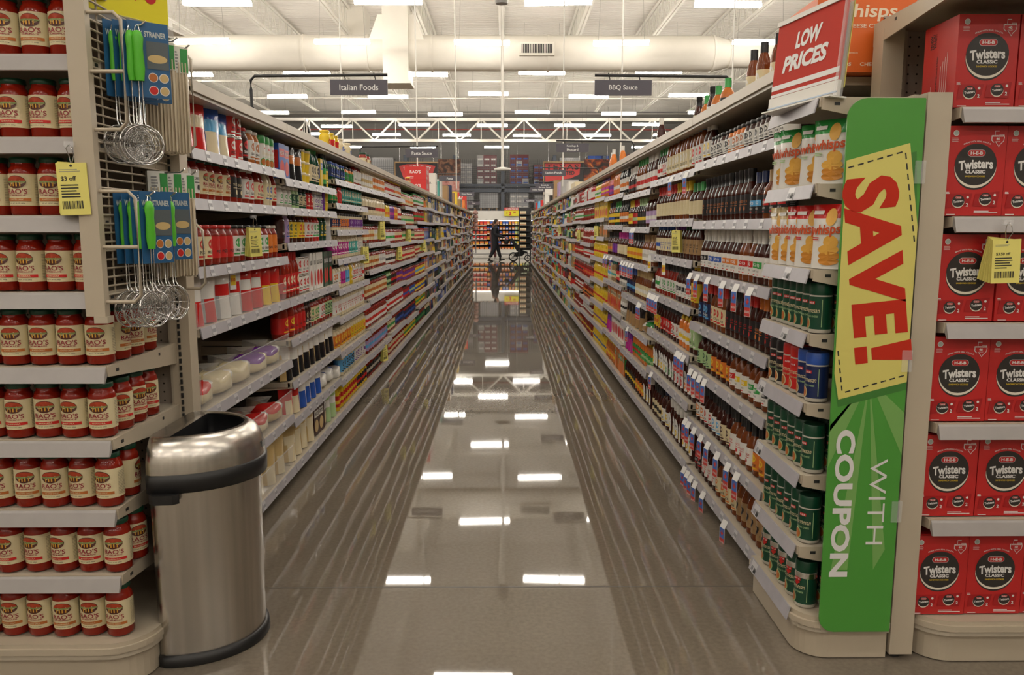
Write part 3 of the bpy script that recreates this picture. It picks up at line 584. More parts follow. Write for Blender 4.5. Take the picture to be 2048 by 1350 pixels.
# goods on the top shelves, wherever the photo shows them
def topgoods(side, spec):
    d = SIDES[side]; zt = 2.0 if side == 'L' else 2.03
    for i, (y, key, st, lab) in enumerate(spec):
        kk = key.split(); k = (kk[0], *kk[1], kk[2] if len(kk) > 2 else '', ' '.join(kk[3:]))
        for q in range(st): place(k, (d['x'] + d['s'] * (.09 + random.uniform(0, .05)), y, zt - .0195 + q * KIND[k[0]][3]), -d['s'] * pi / 2 + random.uniform(-.2, .2), lab + (', lower one' if st > 1 and q == 0 else ', upper one' if st > 1 else ''), 'goods on the %s top shelf' % ('Italian' if side == 'L' else 'barbecue'), 5)
topgoods('L', [(5.5, 'bag WWks', 1, 'white and black coffee-like pouch standing alone on the Italian top shelf'), (5.88, 'jar YYYr', 1, 'first yellow jar next to the white pouch on the Italian top shelf'), (6.06, 'jar YYrY', 1, 'second yellow jar, red print, on the Italian top shelf'), (6.22, 'jar YYrY', 1, 'third yellow jar, red print, on the Italian top shelf'),
    (6.44, 'jar aacb', 1, 'first cream jar after the yellow jars on the Italian top shelf'), (6.6, 'jar aWcb', 1, 'second cream jar after the yellow jars, Italian top shelf'), (6.76, 'jar aacb', 1, 'last cream jar before the gap, Italian top shelf'), (7.6, 'jar Rgch rao MARINARA', 1, 'red sauce jar with cream label alone on the Italian top shelf'), (7.8, 'jar Rgch rao MARINARA', 1, 'second red sauce jar behind the lone one, Italian top shelf'), (11.2, 'jar RYqr', 1, 'red jar with gold label before the red cases, Italian top shelf')])
topgoods('R', [(3.80, 'tall BkcW', 1, 'first tall amber bottle beside the orange case, barbecue top shelf'), (3.64, 'tall BkcW', 1, 'second tall amber bottle beside the orange case, barbecue top shelf'), (3.48, 'tall BkcW', 1, 'tall amber bottle half hidden by the orange case'), (4.92, 'bot Dkck', 1, 'first dark bottle behind the green-capped ones, barbecue top shelf'),
    (4.74, 'round hGkG', 1, 'first rust bottle with green cap, barbecue top shelf'), (4.58, 'bot DkWG', 1, 'dark bottle between two green caps, barbecue top shelf'), (4.42, 'round hGWG', 1, 'second rust bottle with green cap, barbecue top shelf'), (4.2, 'round hGkG', 1, 'third green-capped bottle, nearest the post, barbecue top shelf'), (6.1, 'tall DWDW', 1, 'lone dark bottle with tall white cap, barbecue top shelf'),
    (8.1, 'tall OWOW', 1, 'first orange bottle with white cap, barbecue top shelf'), (8.5, 'tall OWOW', 1, 'second orange bottle with white cap, barbecue top shelf'), (8.85, 'tall OWOW', 1, 'third orange bottle with white cap, barbecue top shelf')])
# ---------------------------------------------------------------- endcaps at the near end
PEG = bpy.data.materials.new('pegboard'); PEG.use_nodes = True
def _peg():
    nt = PEG.node_tree; b = nt.nodes['Principled BSDF']; N = lambda t: nt.nodes.new('ShaderNode' + t); Lk = nt.links.new
    t = N('TexCoord'); sc = N('VectorMath'); sc.operation = 'SCALE'; sc.inputs['Scale'].default_value = 1 / .032; Lk(t.outputs['Object'], sc.inputs[0])
    sp = N('SeparateXYZ'); Lk(sc.outputs[0], sp.inputs[0]); ds = []
    for ax in 'XZ':
        fr = N('Math'); fr.operation = 'FRACT'; Lk(sp.outputs[ax], fr.inputs[0]); su = N('Math'); su.operation = 'SUBTRACT'; su.inputs[1].default_value = .5; Lk(fr.outputs[0], su.inputs[0])
        pw = N('Math'); pw.operation = 'MULTIPLY'; Lk(su.outputs[0], pw.inputs[0]); Lk(su.outputs[0], pw.inputs[1]); ds.append(pw)
    ad = N('Math'); ad.operation = 'ADD'; Lk(ds[0].outputs[0], ad.inputs[0]); Lk(ds[1].outputs[0], ad.inputs[1]); lt = N('Math'); lt.operation = 'LESS_THAN'; lt.inputs[1].default_value = .012; Lk(ad.outputs[0], lt.inputs[0])
    mx = N('MixRGB'); mx.inputs[1].default_value = (.36, .30, .25, 1); mx.inputs[2].default_value = (.02, .018, .015, 1); Lk(lt.outputs[0], mx.inputs[0]); Lk(mx.outputs[0], b.inputs['Base Color']); b.inputs['Roughness'].default_value = .6
_peg()
def slots(mb, x, y, z0, z1, nx):
    z = z0 + .02
    while z < z1 - .03: mb.box((x, y - .005, z), (x + nx * .0008, y + .005, z + .017), INK); z += .0255
LIPM = mat('shelf lip plastic', (.37, .345, .335), .3, noise=.04, scale=14)
def endcap_shelf(parent, x0, x1, yf, yb, z, lip=True):
    mb = MB(); mb.box((x0, yf + .004, z - .022), (x1, yb, z), PLM); mb.box((x0, yf - .008, z - .028), (x1, yf + .004, z + .003), BEIGE); s = ob('shelf', mb, parent)
    mb = MB(); mb.prism([(yf - .012, z + .001), (yf - .016, z - .006), (yf - .030, z - .046), (yf - .022, z - .048), (yf - .006, z - .028)], x0, x1, LIPM, Matrix(((0, 0, 1, 0), (1, 0, 0, 0), (0, 1, 0, 0), (0, 0, 0, 1)))); ob('price_channel', mb, s)
    for x in (x0 - .004, x1 - .002):
        mb = MB(); mb.prism([(yf - .006, z + .002), (yb, z + .002), (yb, z - .075), (yb - .2, z - .06), (yf - .006, z - .03)], x, x + .006, BEIGE, Matrix(((0, 0, 1, 0), (1, 0, 0, 0), (0, 1, 0, 0), (0, 0, 0, 1))))
        for yy, r in ((yf + .05, .009), (yb - .16, .006)): mb.box((x - .0008, yy - r, z - .022), (x + .0068, yy + r, z - .012), INK)
        ob('bracket', mb, s)
def base_deck(parent, x0, x1, yf, yb, round_left, round_right, kick_in=.015, r=.13):
    def outline(e):
        p = []
        if round_right: p += [(x1 + e - (r + e) + (r + e) * sin(a), yf - e + (r + e) - (r + e) * cos(a)) for a in [pi / 2 * k / 8 for k in range(9)]]
        else: p += [(x1, yf - e)]
        p += [(x1 + (e if round_right else 0), yb), (x0 - (e if round_left else 0), yb)]
        if round_left: p += [(x0 - e + (r + e) - (r + e) * cos(a), yf - e + (r + e) - (r + e) * sin(a)) for a in [pi / 2 * k / 8 for k in range(9)]]
        else: p += [(x0, yf - e)]
        return p
    mb = MB(); mb.prism(outline(0), .138, .152, BEIGE); mb.prism(outline(.008), .118, .138, BEIGE); mb.prism(outline(.002), .1, .118, PLM); o = ob('base_deck', mb, parent)
    mb = MB(); mb.prism(outline(-kick_in), .004, .1, BEIGE); ob('kick_plate', mb, parent)
    return o
RZ = [.152, .368, .583, .805, 1.033, 1.258, 1.484, 1.709, 1.941]
eL = empty('endcap_display', 'beige endcap shelving unit full of red sauce jars', 'shelving', (0, 0, 0)); YF = 2.37
base_deck(eL, -2.6, -1.14, YF - .03, 2.9, False, True)
for z in RZ[1:] + [2.17]: endcap_shelf(eL, -2.6, -1.205, YF, 2.88, z)
mb = MB(); mb.box((-2.6, 2.885, .1), (-1.22, 2.9, 2.2), PEG); ob('back_panel', mb, eL)
mb = MB(); mb.box((-1.218, 2.86, .02), (-1.15, 2.93, 2.07), BEIGE); slots(mb, -1.225, 2.872, .2, 2.0, -1); mb.box((-1.226, 2.86, .1), (-1.218, 2.884, 2.05), BEIGED); slots(mb, -1.19, 2.859, .2, 2.0, 9); ob('upright', mb, eL)
names = {0: 'bottom deck', 1: 'second shelf', 2: 'third shelf', 3: 'fourth shelf', 4: 'fifth shelf', 5: 'sixth shelf', 6: 'seventh shelf', 7: 'eighth shelf', 8: 'top shelf'}
x_last = [-1.245, -1.237, -1.248, -1.255, -1.25, -1.266, -1.27, -1.278, -1.285]
depth_n = [0, 1, 1, 3, 3, 0, 0, 0, 0]
for j, z in enumerate(RZ):
    t = 'MARINARA' if j in (1, 3, 5, 7) else 'ROASTED GARLIC'; key = ('jar', 'R', 'g', 'c', 'r' if j in (1, 3, 5, 7) else 'h', 'rao', t)
    for k in range(7 if j < 5 else 6):
        x = x_last[j] - k * .0845
        if x < -1.75: break
        place(key, (x, YF + .05 + random.uniform(-.004, .006), z + .0045), random.uniform(-.25, .25) - .02, 'red sauce jar, cream label, %s from the right end, %s of the endcap' .replace('right', 'aisle') % (od(k + 1), names[j]), 'red sauce jars on the endcap', 1)
    for r in range(depth_n[j]):
        place(key, (x_last[j] + .006, YF + .05 + .095 * (r + 1), z + .0045), random.uniform(.4, 1.8), 'red sauce jar, cream label, %s behind the end jar, %s of the endcap' % (od(r + 1), names[j]), 'red sauce jars on the endcap', 1)
# wire side wing with its fences, strainers and skewers
wing = empty('wire_side_wing', 'beige wire grid wing on the end of the jar display', 'display wing', (0, 0, 0)); XW = -1.195
mb = MB(); mb.box((XW - .045, 2.335, 1.19), (XW + .012, 2.365, 2.3), BEIGE); mb.box((XW - .02, 2.33, 1.17), (XW + .02, 2.37, 1.19), BEIGE); ob('post', mb, wing)
mb = MB(); z = 1.25
while z < 2.28: mb.tube([(XW, 2.36, z), (XW, 2.87, z)], .0035, BEIGE, 5); z += .0265
for y in (2.44, 2.6, 2.78): mb.tube([(XW - .006, y, 1.24), (XW - .006, y, 2.28)], .003, BEIGE, 5)
ob('grid_wires', mb, wing)
def fence(y, z0, z1, xo, mid):
    mb = MB(); r = .02; mb.tube([(XW, y, z1), (xo - r, y, z1), (xo, y, z1 - r), (xo, y, z0 + r), (xo - r, y, z0), (XW, y, z0)], .0055, BEIGE, 8)
    if mid: mb.tube([(XW, y, (z0 + z1) / 2 + .0), (xo, y, (z0 + z1) / 2)], .0055, BEIGE, 8)
    ob('wire_fence', mb, wing)
fence(2.35, 1.731, 2.055, -1.089, True); fence(2.35, 1.232, 1.556, -1.08, True); fence(2.87, 1.72, 2.052, -1.095, False); fence(2.87, 1.232, 1.46, -1.085, False)
BLUEC = mat('blue printed card', (.02, .11, .26), .4); GREENH = mat('green rubber handle', (.10, .52, .03), .4)
cardm = MB(); P = Print(cardm, y0=-.001); cardm.box((-.03, -.001, -.20), (.085, .001, .02), BLUEC)
P.text('WOK STRAINER', .027, -.015, .10, .017, mat('card lettering', (.55, .6, .6)), 2, .03); P.rect(.02, -.115, .082, -.035, mat('card photo', (.10, .12, .13)), 2); P.ell(.05, -.085, .028, .012, pc('q'), 3)
for a, z, c in ((.035, -.14, 'h'), (.066, -.14, 'q'), (.035, -.178, 'r'), (.066, -.178, 'q')): P.ell(a, z, .014, .014, PAPER, 2); P.ell(a, z, .012, .012, pc(c), 3)
handm = MB(); handm.lathe([(.012, -.155), (.016, -.12), (.0135, -.06), (.0165, -.03), (.010, -.012), (.004, -.01)], GREENH, 14, sy=.7, M=Matrix.Translation((-.005, -.012, 0)))
handm.tube([(-.012, -.012, -.012), (-.009, -.012, .004), (-.001, -.012, .004), (.002, -.012, -.012)], .0018, CHROME, 6)
skim = MB()
for dx in (-.005, .005): skim.tube([(-.005 + dx, -.012, -.15), (-.005 + dx, -.012, -.27), (-.005 + dx * 1.5, -.02, -.285)], .002, CHROME, 6)
def ringpts(r, y, n=28): return [(-.005 + r * sin(2 * pi * k / n), y, -.34 - r * cos(2 * pi * k / n)) for k in range(n)]
skim.tube(ringpts(.056, -.012), .0022, CHROME, 6, True); skim.tube(ringpts(.0545, -.006), .0015, CHROME, 5, True)
mesh_ = MB()
for r, d in ((.012, .028), (.019, .0265), (.026, .0245), (.033, .021), (.040, .0165), (.047, .010)): mesh_.tube(ringpts(r, -.010 + d, 22), .0008, CHROME, 4, True)
for k in range(12): a = 2 * pi * k / 12; mesh_.tube([(-.005 + r * sin(a), -.010 + d, -.34 - r * cos(a)) for r, d in ((0, .03), (.02, .027), (.035, .0195), (.055, 0))], .0008, CHROME, 4)
sm = [(n, m.mesh(n)) for n, m in (('backing_card', cardm), ('handle', handm), ('strainer_frame', skim), ('wire_mesh', mesh_))]
hookm = MB(); hookm.tube([(0, 0, 0), (.11, 0, .004), (.125, 0, .015)], .003, CHROME, 6); hookm = hookm.mesh('peg_hook')
k = 0
for hz, hy, n, which in ((2.045, 2.47, 4, 'upper'), (2.05, 2.60, 2, 'upper rear'), (1.545, 2.46, 4, 'lower'), (1.55, 2.62, 4, 'lower rear')):
    ob('peg_hook', hookm, wing, (XW, hy, hz))
    for i in range(n):
        o = empty('wok_strainer', 'wire wok strainer with green handle and blue card, %s from the grid, %s hook' % (od(i + 1), which), 'strainer', (XW + .022 + i * .026, hy + random.uniform(-.004, .004), hz - .004), radians((38 if i == n - 1 and hz > 1.8 else 62) + random.uniform(-7, 7)), 'wok strainers on the wing')
        for nm, me in sm: ob(nm, me, o)
WOOD = mat('bamboo skewers', (.68, .58, .42), .4, noise=.14, scale=5, stretch=(160, 160, .5)); HEAD = mat('header card', (.78, .78, .72), .45)
sk = MB(); sk.lathe([(.004, -.345), (.026, -.335), (.027, -.05), (.022, -.035)], WOOD, 12, sx=1.25, sy=.6)
for i in range(5): x = -.022 + i * .011; sk.tube([(x, -.0168, -.34), (x, -.0168, -.04)], .0032, WOOD, 5)
hd = MB(); hd.box((-.032, -.018, -.075), (.032, .012, .012), HEAD); P = Print(hd, y0=-.018); P.rect(.006, -.072, .030, .005, pc('G'), 1); P.hatch(-.022, -.06, .004, 0, mat('fine print grey', (.3, .3, .3)), 6, 2)
sk, hd = sk.mesh('skewers'), hd.mesh('header_card')
for z, w in ((2.045, 'upper'), (1.625, 'lower')):
    for (x, y) in ((-1.165, 2.70), (-1.135, 2.74), (-1.115, 2.80), (-1.165, 2.83)):
        o = empty('skewer_pack', 'bag of bamboo skewers with header card, %s hook, %s' % (w, {2.70: 'next to the strainers', 2.74: 'second from the strainers', 2.80: 'third from the strainers', 2.83: 'innermost by the upright'}[y]), 'skewer pack', (x, y, z), radians(35), 'bamboo skewer packs on the wing')
        ob('skewer_bundle', sk, o); ob('header_card', hd, o)
    for y in (2.70, 2.80): ob('peg_hook', hookm, wing, (XW, y, z + .005))
# yellow sale sign over the wing
o = empty('sale_card', 'yellow sale card with red price digits standing over the wing', 'sign', (-1.16, 2.55, 2.09), radians(58))
mb = MB(); mb.box((-.14, -.004, 0), (.14, .004, .3), mat('bright yellow card', (.85, .75, .02), .4)); P = Print(mb, y0=-.004); P.text('$2.98', 0, .09, .2, .09, pc('r'), 2, .03); ob('card', mb, o)
mb = MB(); mb.box((-.15, -.012, -.03), (.15, .012, .0), CLEAR); mb.box((-.15, -.014, -.035), (.15, .014, -.03), WHITEM); ob('holder', mb, o)
# ---------------------------------------------------------------- D-shaped steel waste bin
bin_ = empty('waste_bin', 'brushed steel half-round waste bin with black band and open top', 'waste bin', (-1.13, 2.69, 0))
def dshape(a, b, c=.03, n=24):
    """half ellipse bulging to +X, flat back on x=0; c rounds the two corners"""
    p = [(a * cos(t), b * sin(t)) for t in [-pi / 2 + pi * k / n for k in range(n + 1)]]
    return [(max(x, 0), y) for x, y in p] + [(-c * .7, b - c * .3), (-c, b - c), (-c, -b + c), (-c * .7, -b + c * .3)]
def loft(mb, rings, m, close=True):
    n = len(rings[0][0]); v = []; f = []
    for pts, z in rings: v += [(x, y, z) for x, y in pts]
    for i in range(len(rings) - 1):
        for k in range(n): k2 = (k + 1) % n; f.append((i * n + k, i * n + k2, (i + 1) * n + k2, (i + 1) * n + k))
    mb.add(v, f, m, True)
    if close: mb.add([(x, y, rings[0][1]) for x, y in rings[0][0]], [tuple(reversed(range(n)))], m)
mb = MB(); loft(mb, [(dshape(.258, .222), .035), (dshape(.262, .226), .61)], STEEL); ob('body', mb, bin_)
mb = MB(); loft(mb, [(dshape(.268, .232), 0), (dshape(.272, .236), .006), (dshape(.27, .234), .035), (dshape(.256, .22), .04)], BLACKP); ob('foot_ring', mb, bin_)
mb = MB(); loft(mb, [(dshape(.272, .236), .602), (dshape(.285, .248), .604), (dshape(.287, .250), .662), (dshape(.276, .24), .667)], BLACKP); ob('band', mb, bin_)
op = lambda k: [(.03 + max(x, 0) * k * .72 + (0 if x >= 0 else 0), y * k * .78) for x, y in dshape(.262, .226)]
mb = MB(); loft(mb, [(dshape(.280, .244), .663), (dshape(.279, .243), .70), (dshape(.270, .234), .735), (dshape(.252, .216), .762), (dshape(.232, .198), .776), (dshape(.215, .185), .778), (op(1.0), .765)], STEEL, False); dome = ob('dome_lid', mb, bin_)
mb = MB(); loft(mb, [(op(.97), .772), (op(1.0), .768), (op(.98), .71), (op(.95), .685)], BLACKP, False); mb.add([(x, y, .685) for x, y in op(.95)], [tuple(range(len(op(.95))))], BLACKP); ob('inner_liner', mb, bin_)
mb = MB(); mb.prism([(.0, -.233), (.075, -.224), (.085, -.245), (.07, -.262), (.01, -.268), (-.01, -.25)], .575, .606, BLACKP); ob('handle', mb, bin_)
mb = MB(); mb.box((.2795, .0, .692), (.2815, .03, .712), mat('badge grey', (.25, .25, .25), .4)); ob('badge', mb, bin_)
tag(ob('litter_scrap', (lambda q: (q.box((-.03, -.02, 0), (.03, .02, .002), pc('r')), q.box((-.03, -.02, .002), (.0, .02, .003), pc('l')), q)[2])(MB()), None, (-.945, 2.76, .70), .4), 'scrap of coloured packaging lying in the waste bin', 'litter').rotation_euler = (.3, .2, .4)
# ---------------------------------------------------------------- endcap of red cookie boxes
YR = 2.49
eR = empty('endcap_display', 'beige endcap shelving unit stacked with red cookie boxes', 'shelving', (0, 0, 0))
base_deck(eR, 1.375, 2.7, YR - .03, 2.97, True, False)
BZ = [.152, .496, .820, 1.148, 1.483, 1.815]
for z in BZ[1:]: endcap_shelf(eR, 1.40, 2.7, YR, 2.95, z)
endcap_shelf(eR, 1.33, 2.7, YR - .1, 2.95, 2.17)
mb = MB(); mb.box((1.36, 2.945, .1), (2.7, 2.955, 2.2), PEG); ob('back_panel', mb, eR)
mb = MB(); mb.box((1.325, 2.87, .02), (1.40, 2.945, 2.14), BEIGE); mb.box((1.40, 2.90, .1), (1.425, 2.945, 2.14), BEIGED); slots(mb, 1.405, 2.899, 1.8, 2.1, 9); ob('upright', mb, eR)
mb = MB(); P = Print(mb, y0=YR - .1 - .02); P.text('SALE', 1.62, 2.145, .1, .05, mat('dark red ink', (.25, .02, .02)), 3, .02); ob('sticker', mb, eR)
# outer post with the green sale sign
pst = empty('sign_post', 'beige slotted post standing beside the green sale sign', 'post', (1.33, 2.52, 0))
mb = MB(); mb.box((-.032, -.03, .02), (.045, .03, 1.862), BEIGE); mb.box((-.046, -.012, .1), (-.032, .025, 1.84), BEIGED); slots(mb, -.040, -.0125, .12, 1.83, 8); ob('post', mb, pst)
mb = MB(); mb.lathe([(.012, 0), (.02, .006), (.012, .02)], BLACKP, 12); ob('foot', mb, pst)
GRN = mat('sign green', (.075, .31, .045), .35, noise=.02, scale=3); GRN2 = mat('sign light green', (.19, .40, .11), .35); YEL = mat('sign yellow', (.70, .63, .17), .4); RED = mat('sign red', (.54, .03, .013), .6, spec=.2); SHG = mat('sign printed drop shadow', (.05, .2, .035), .4)
sg = empty('sale_sign', 'tall green vertical sign with yellow coupon reading SAVE and WITH COUPON', 'sign', (0, 2.475, 0))
def rrect(x0, z0, x1, z1, r0, r1):
    p = []
    for cx, cz, r, a0 in ((x1, z0, .004, -pi / 2), (x1, z1, .004, 0), (x0, z1, r1, pi / 2), (x0, z0, r0, pi)):
        sx = -1 if cx == x1 else 1; sz = 1 if cz == z0 else -1
        p += [(cx + sx * r + r * cos(a0 + pi / 2 * k / 6), cz + sz * r + r * sin(a0 + pi / 2 * k / 6)) for k in range(7)]
    return p
mb = MB(); pts = rrect(1.046, .112, 1.284, 1.842, .05, .06)
mb.add([(x, -.003, z) for x, z in pts] + [(x, .003, z) for x, z in pts], [tuple(range(len(pts))), tuple(reversed(range(len(pts), 2 * len(pts))))] + [(i, (i + 1) % len(pts), len(pts) + (i + 1) % len(pts), len(pts) + i) for i in range(len(pts))], GRN)
P = Print(mb, y0=-.003, eps=.0004)
for a, b in (((1.046, .68), (1.046, .82)), ((1.075, .33), (1.13, .33)), ((1.215, .33), (1.25, .40)), ((1.284, .72), (1.284, .86)),):
    P.poly([(1.165, .97), a, b], GRN2, 1)
P.poly([(1.165, .97), (1.046, .86), (1.046, .80)], GRN, 1)
ob('board', mb, sg)
mb = MB(); yp = [(1.050, 1.655), (1.243, 1.708), (1.2835, 1.452), (1.2835, .962), (1.067, .905), (1.050, .99)]
P = Print(mb, y0=-.003, eps=.0004); P.poly([(x + (.022 if x > 1.2 and x < 1.27 else 0), z - .025) for x, z in yp], SHG, 2); P.poly(yp, YEL, 3)
def dashes(p0, p1, n, m):
    (x0, z0), (x1, z1) = p0, p1; L = math.hypot(x1 - x0, z1 - z0); nx, nz = -(z1 - z0) / L * .0022, (x1 - x0) / L * .0022
    for i in range(n):
        a, b = (i + .15) / n, (i + .75) / n; A = (x0 + (x1 - x0) * a, z0 + (z1 - z0) * a); B = (x0 + (x1 - x0) * b, z0 + (z1 - z0) * b)
        P.poly([(A[0] + nx, A[1] + nz), (A[0] - nx, A[1] - nz), (B[0] - nx, B[1] - nz), (B[0] + nx, B[1] + nz)], m, 4)
dashes((1.052, 1.632), (1.228, 1.683), 6, INK); dashes((1.230, 1.683), (1.278, 1.40), 9, INK); dashes((1.083, .928), (1.28, .985), 7, INK); dashes((1.078, .93), (1.056, 1.07), 5, INK)
ux, uz, vx_, vz_ = sin(.135), -cos(.135), cos(.135), sin(.135)
fr = lambda a, u: (1.163 + a * ux + u * vx_, 1.318 + a * uz + u * vz_)
P.text('SAVE', *fr(-.042, 0), .50, .176, RED, 5, .045, .03, -pi / 2 + .135)
P.poly([fr(.236, -.088), fr(.29, -.088), fr(.29, -.048), fr(.236, -.048)], RED, 5); P.poly([fr(.244, -.034), fr(.282, -.034), fr(.300, .094), fr(.232, .094)], RED, 5); ob('coupon_panel', mb, sg)
mb = MB(); P = Print(mb, y0=-.003, eps=.0004); LW = mat('sign white', (.74, .73, .73), .4)
P.text('COUPON', 1.1, .556, .50, .062, LW, 3, .035, 0, -pi / 2); P.text('WITH', 1.212, .563, .29, .055, LW, 3, -.008, 0, -pi / 2); ob('lettering', mb, sg)
for z in (1.62, 1.03, .53):
    mb = MB(); mb.box((1.262, -.008, z - .035), (1.295, .008, z + .035), CLEAR); ob('clip', mb, sg)
# red cookie boxes
BOXR = mat('box red', (.52, .022, .022), .32); COOK = mat('cookie print', (.03, .026, .024), .4); CREAM = mat('cream print', (.8, .74, .62), .4); WH = mat('white print', (.78, .77, .75), .4); BOXD = mat('box dark red', (.38, .012, .014), .35)
def cookie_box():
    mb = MB(); w, h, d = .186, .276, .2; mb.box((-w / 2, -d / 2, 0), (w / 2, d / 2, h), BOXR)
    mb.box((-w / 2 + .002, -d / 2 + .01, h), (w / 2 - .002, 0, h + .0015), BOXR); 
    T = MB(); P = Print(T, y0=-d / 2, eps=.0004); cz = .158
    P.ell(0, cz - .012, .066, .066, COOK, 1, 36); P.ell(0, cz - .008, .066, .064, CREAM, 2, 36); P.ell(0, cz, .066, .064, COOK, 3, 36)
    hx = [(-.027, -.009), (.027, -.009), (.032, 0), (.027, .009), (-.027, .009), (-.032, 0)]
    def pill(x, z, s, l):
        for k, m in ((1.0, WH), (.9, BOXR)):
            pp = [(x + s * (.018 + .010 * k * cos(a)), z + s * .010 * k * sin(a)) for a in [-pi / 2 + pi * i / 6 for i in range(7)]] + [(x + s * (-.018 + .010 * k * cos(a)), z + s * .010 * k * sin(a)) for a in [pi / 2 + pi * i / 6 for i in range(7)]]
            P.poly(pp, m, l if k == 1 else l + 1)
        P.text('H-E-B', x, z, s * .038, s * .0095, WH, l + 2, .04)
    pill(0, cz + .035, 1, 4)
    P.text('Twisters', 0, cz + .002, .108, .030, WH, 4, .035, 0, .06, .004); P.text('CLASSIC', 0, cz - .022, .064, .011, WH, 4, .04); P.text('SANDWICH COOKIES', 0, cz - .036, .064, .005, pc('Y'), 4, .01)
    P.text('MADE WITH REAL COCOA', 0, cz + .071, .085, .0045, WH, 4, .01, 0, 0, .009)
    for x, z, ro in ((-.045, .045, .1), (.04, .052, -.05)):
        P.poly([(x - .04, z - .022), (x + .035, z - .02 + ro * .1), (x + .042, z + .024), (x - .034, z + .018 + ro * .05)], BOXD, 4); P.ell(x - .002, z - .001, .020, .020, CREAM, 5); P.ell(x - .002, z + .001, .0195, .0185, COOK, 6); P.text('Twisters', x - .002, z, .032, .008, WH, 7, .03, 0, .15); pill(x - .002, z + .011, .35, 7); P.text('2', x + .026, z - .011, None, .011, WH, 7, .03); P.ell(x + .027, z + .012, .004, .004, WH, 6)
    tx = [(.045, .246), (.045, .232), (.052, .226), (.056, .229), (.062, .221), (.067, .214), (.071, .221), (.080, .230), (.082, .240), (.080, .249), (.066, .249), (.066, .259), (.054, .259), (.054, .246)]
    for k, m, l in ((1.12, WH, 4), (1.0, BOXR, 5)): P.poly([(.064 + (x - .064) * k, .238 + (z - .238) * k) for x, z in tx], m, l)
    P.rect(.046, .243, .080, .2475, WH, 6); P.text('TEXAS SIZE PACK', .063, .2453, .03, .003, BOXR, 7, .01); P.text('40', .063, .2365, None, .0085, WH, 6, .03); P.text('COUNT', .064, .2285, .014, .003, WH, 6)
    P.ell(-.068, .254, .009, .009, WH, 4); P.ell(-.068, .254, .0075, .0075, mat('badge grey green', (.45, .52, .48), .4), 5); P.hatch(-.08, .228, -.056, .242, WH, 4, 4, .25)
    P.hatch(-.082, .003, -.045, .007, WH, 1, 4, .6); P.hatch(.005, .008, .08, .018, WH, 2, 4, .5); P.hatch(-.088, .068, -.075, .076, WH, 2, 4, .5)
    U = MB(); Sd = Print(U, M=Matrix.Rotation(-pi / 2, 4, 'Z'), y0=-w / 2, eps=.0004)
    for k, zz in enumerate((.235, .225, .215)): pass
    for k, t in enumerate(('HOW', 'DO YOU', 'TWIST?')): Sd.text(t, -.055 + k * .013, .225, .045, .011, INK, 2, .04, 0, pi / 2)
    Sd.text('EVERYTHING IS BETTER WITH A TWIST', -.012, .10, .15, .007, INK, 2, .02, 0, pi / 2)
    for a in (-.06, -.045, .01, .022, .034, .046): Sd.rect(a, .03, a + .002, .03 + .1 + a, WH, 2)
    return mb.mesh('cookie_box'), T.mesh('front_print'), U.mesh('side_print')
cbm, cfm, csm = cookie_box()
for j, z in enumerate(BZ):
    for k in range(4 if j < 5 else 2):
        x = 1.362 + .093 + (.008 if j else 0) + k * .1905 + (.02 if j == 5 else .008 * (j > 1))
        o = ob('cookie_box', cbm, None, (x, YR + .118 + random.uniform(-.004, .004), z + .005), random.uniform(-.012, .012)); ob('front_print', cfm, o); ob('side_print', csm, o)
        tag(o, 'red sandwich cookie box, %s from the post, %s of the endcap' % (od(k + 1), ['bottom deck', 'second shelf up', 'third shelf up', 'fourth shelf up', 'fifth shelf up', 'highest row'][j]), 'cookie box', 'red cookie boxes on the endcap')
# ---------------------------------------------------------------- side unit facing the aisle, before the first barbecue bay
su = empty('side_shelving', 'short beige shelving unit with rounded base holding cheese shakers and crisps', 'shelving', (0, 0, 0)); XS = .995
mb = MB()
def sout(e): return [(1.29, 2.50 - e), (1.29, 3.0), (XS - e, 3.0)] + [(XS - e + .1 - .1 * cos(a), 2.50 - e + .1 - .1 * sin(a)) for a in [pi / 2 * k / 8 for k in range(9)]]
mb.prism(sout(.012), .138, .154, BEIGE); mb.prism(sout(.02), .118, .138, BEIGE); mb.prism(sout(.014), .1, .118, PLM); ob('base_deck', mb, su)
mb = MB(); mb.prism(sout(0), .004, .1, BEIGE); ob('kick_plate', mb, su)
mb = MB(); mb.box((1.27, 2.52, .15), (1.285, 3.0, 1.86), BEIGED); ob('back_panel', mb, su)
SZ = [.154, .385, .632, .875, 1.105, 1.315, 1.585, 1.85]
MX = Matrix(((1, 0, 0, 0), (0, 0, 1, 0), (0, 1, 0, 0), (0, 0, 0, 1)))
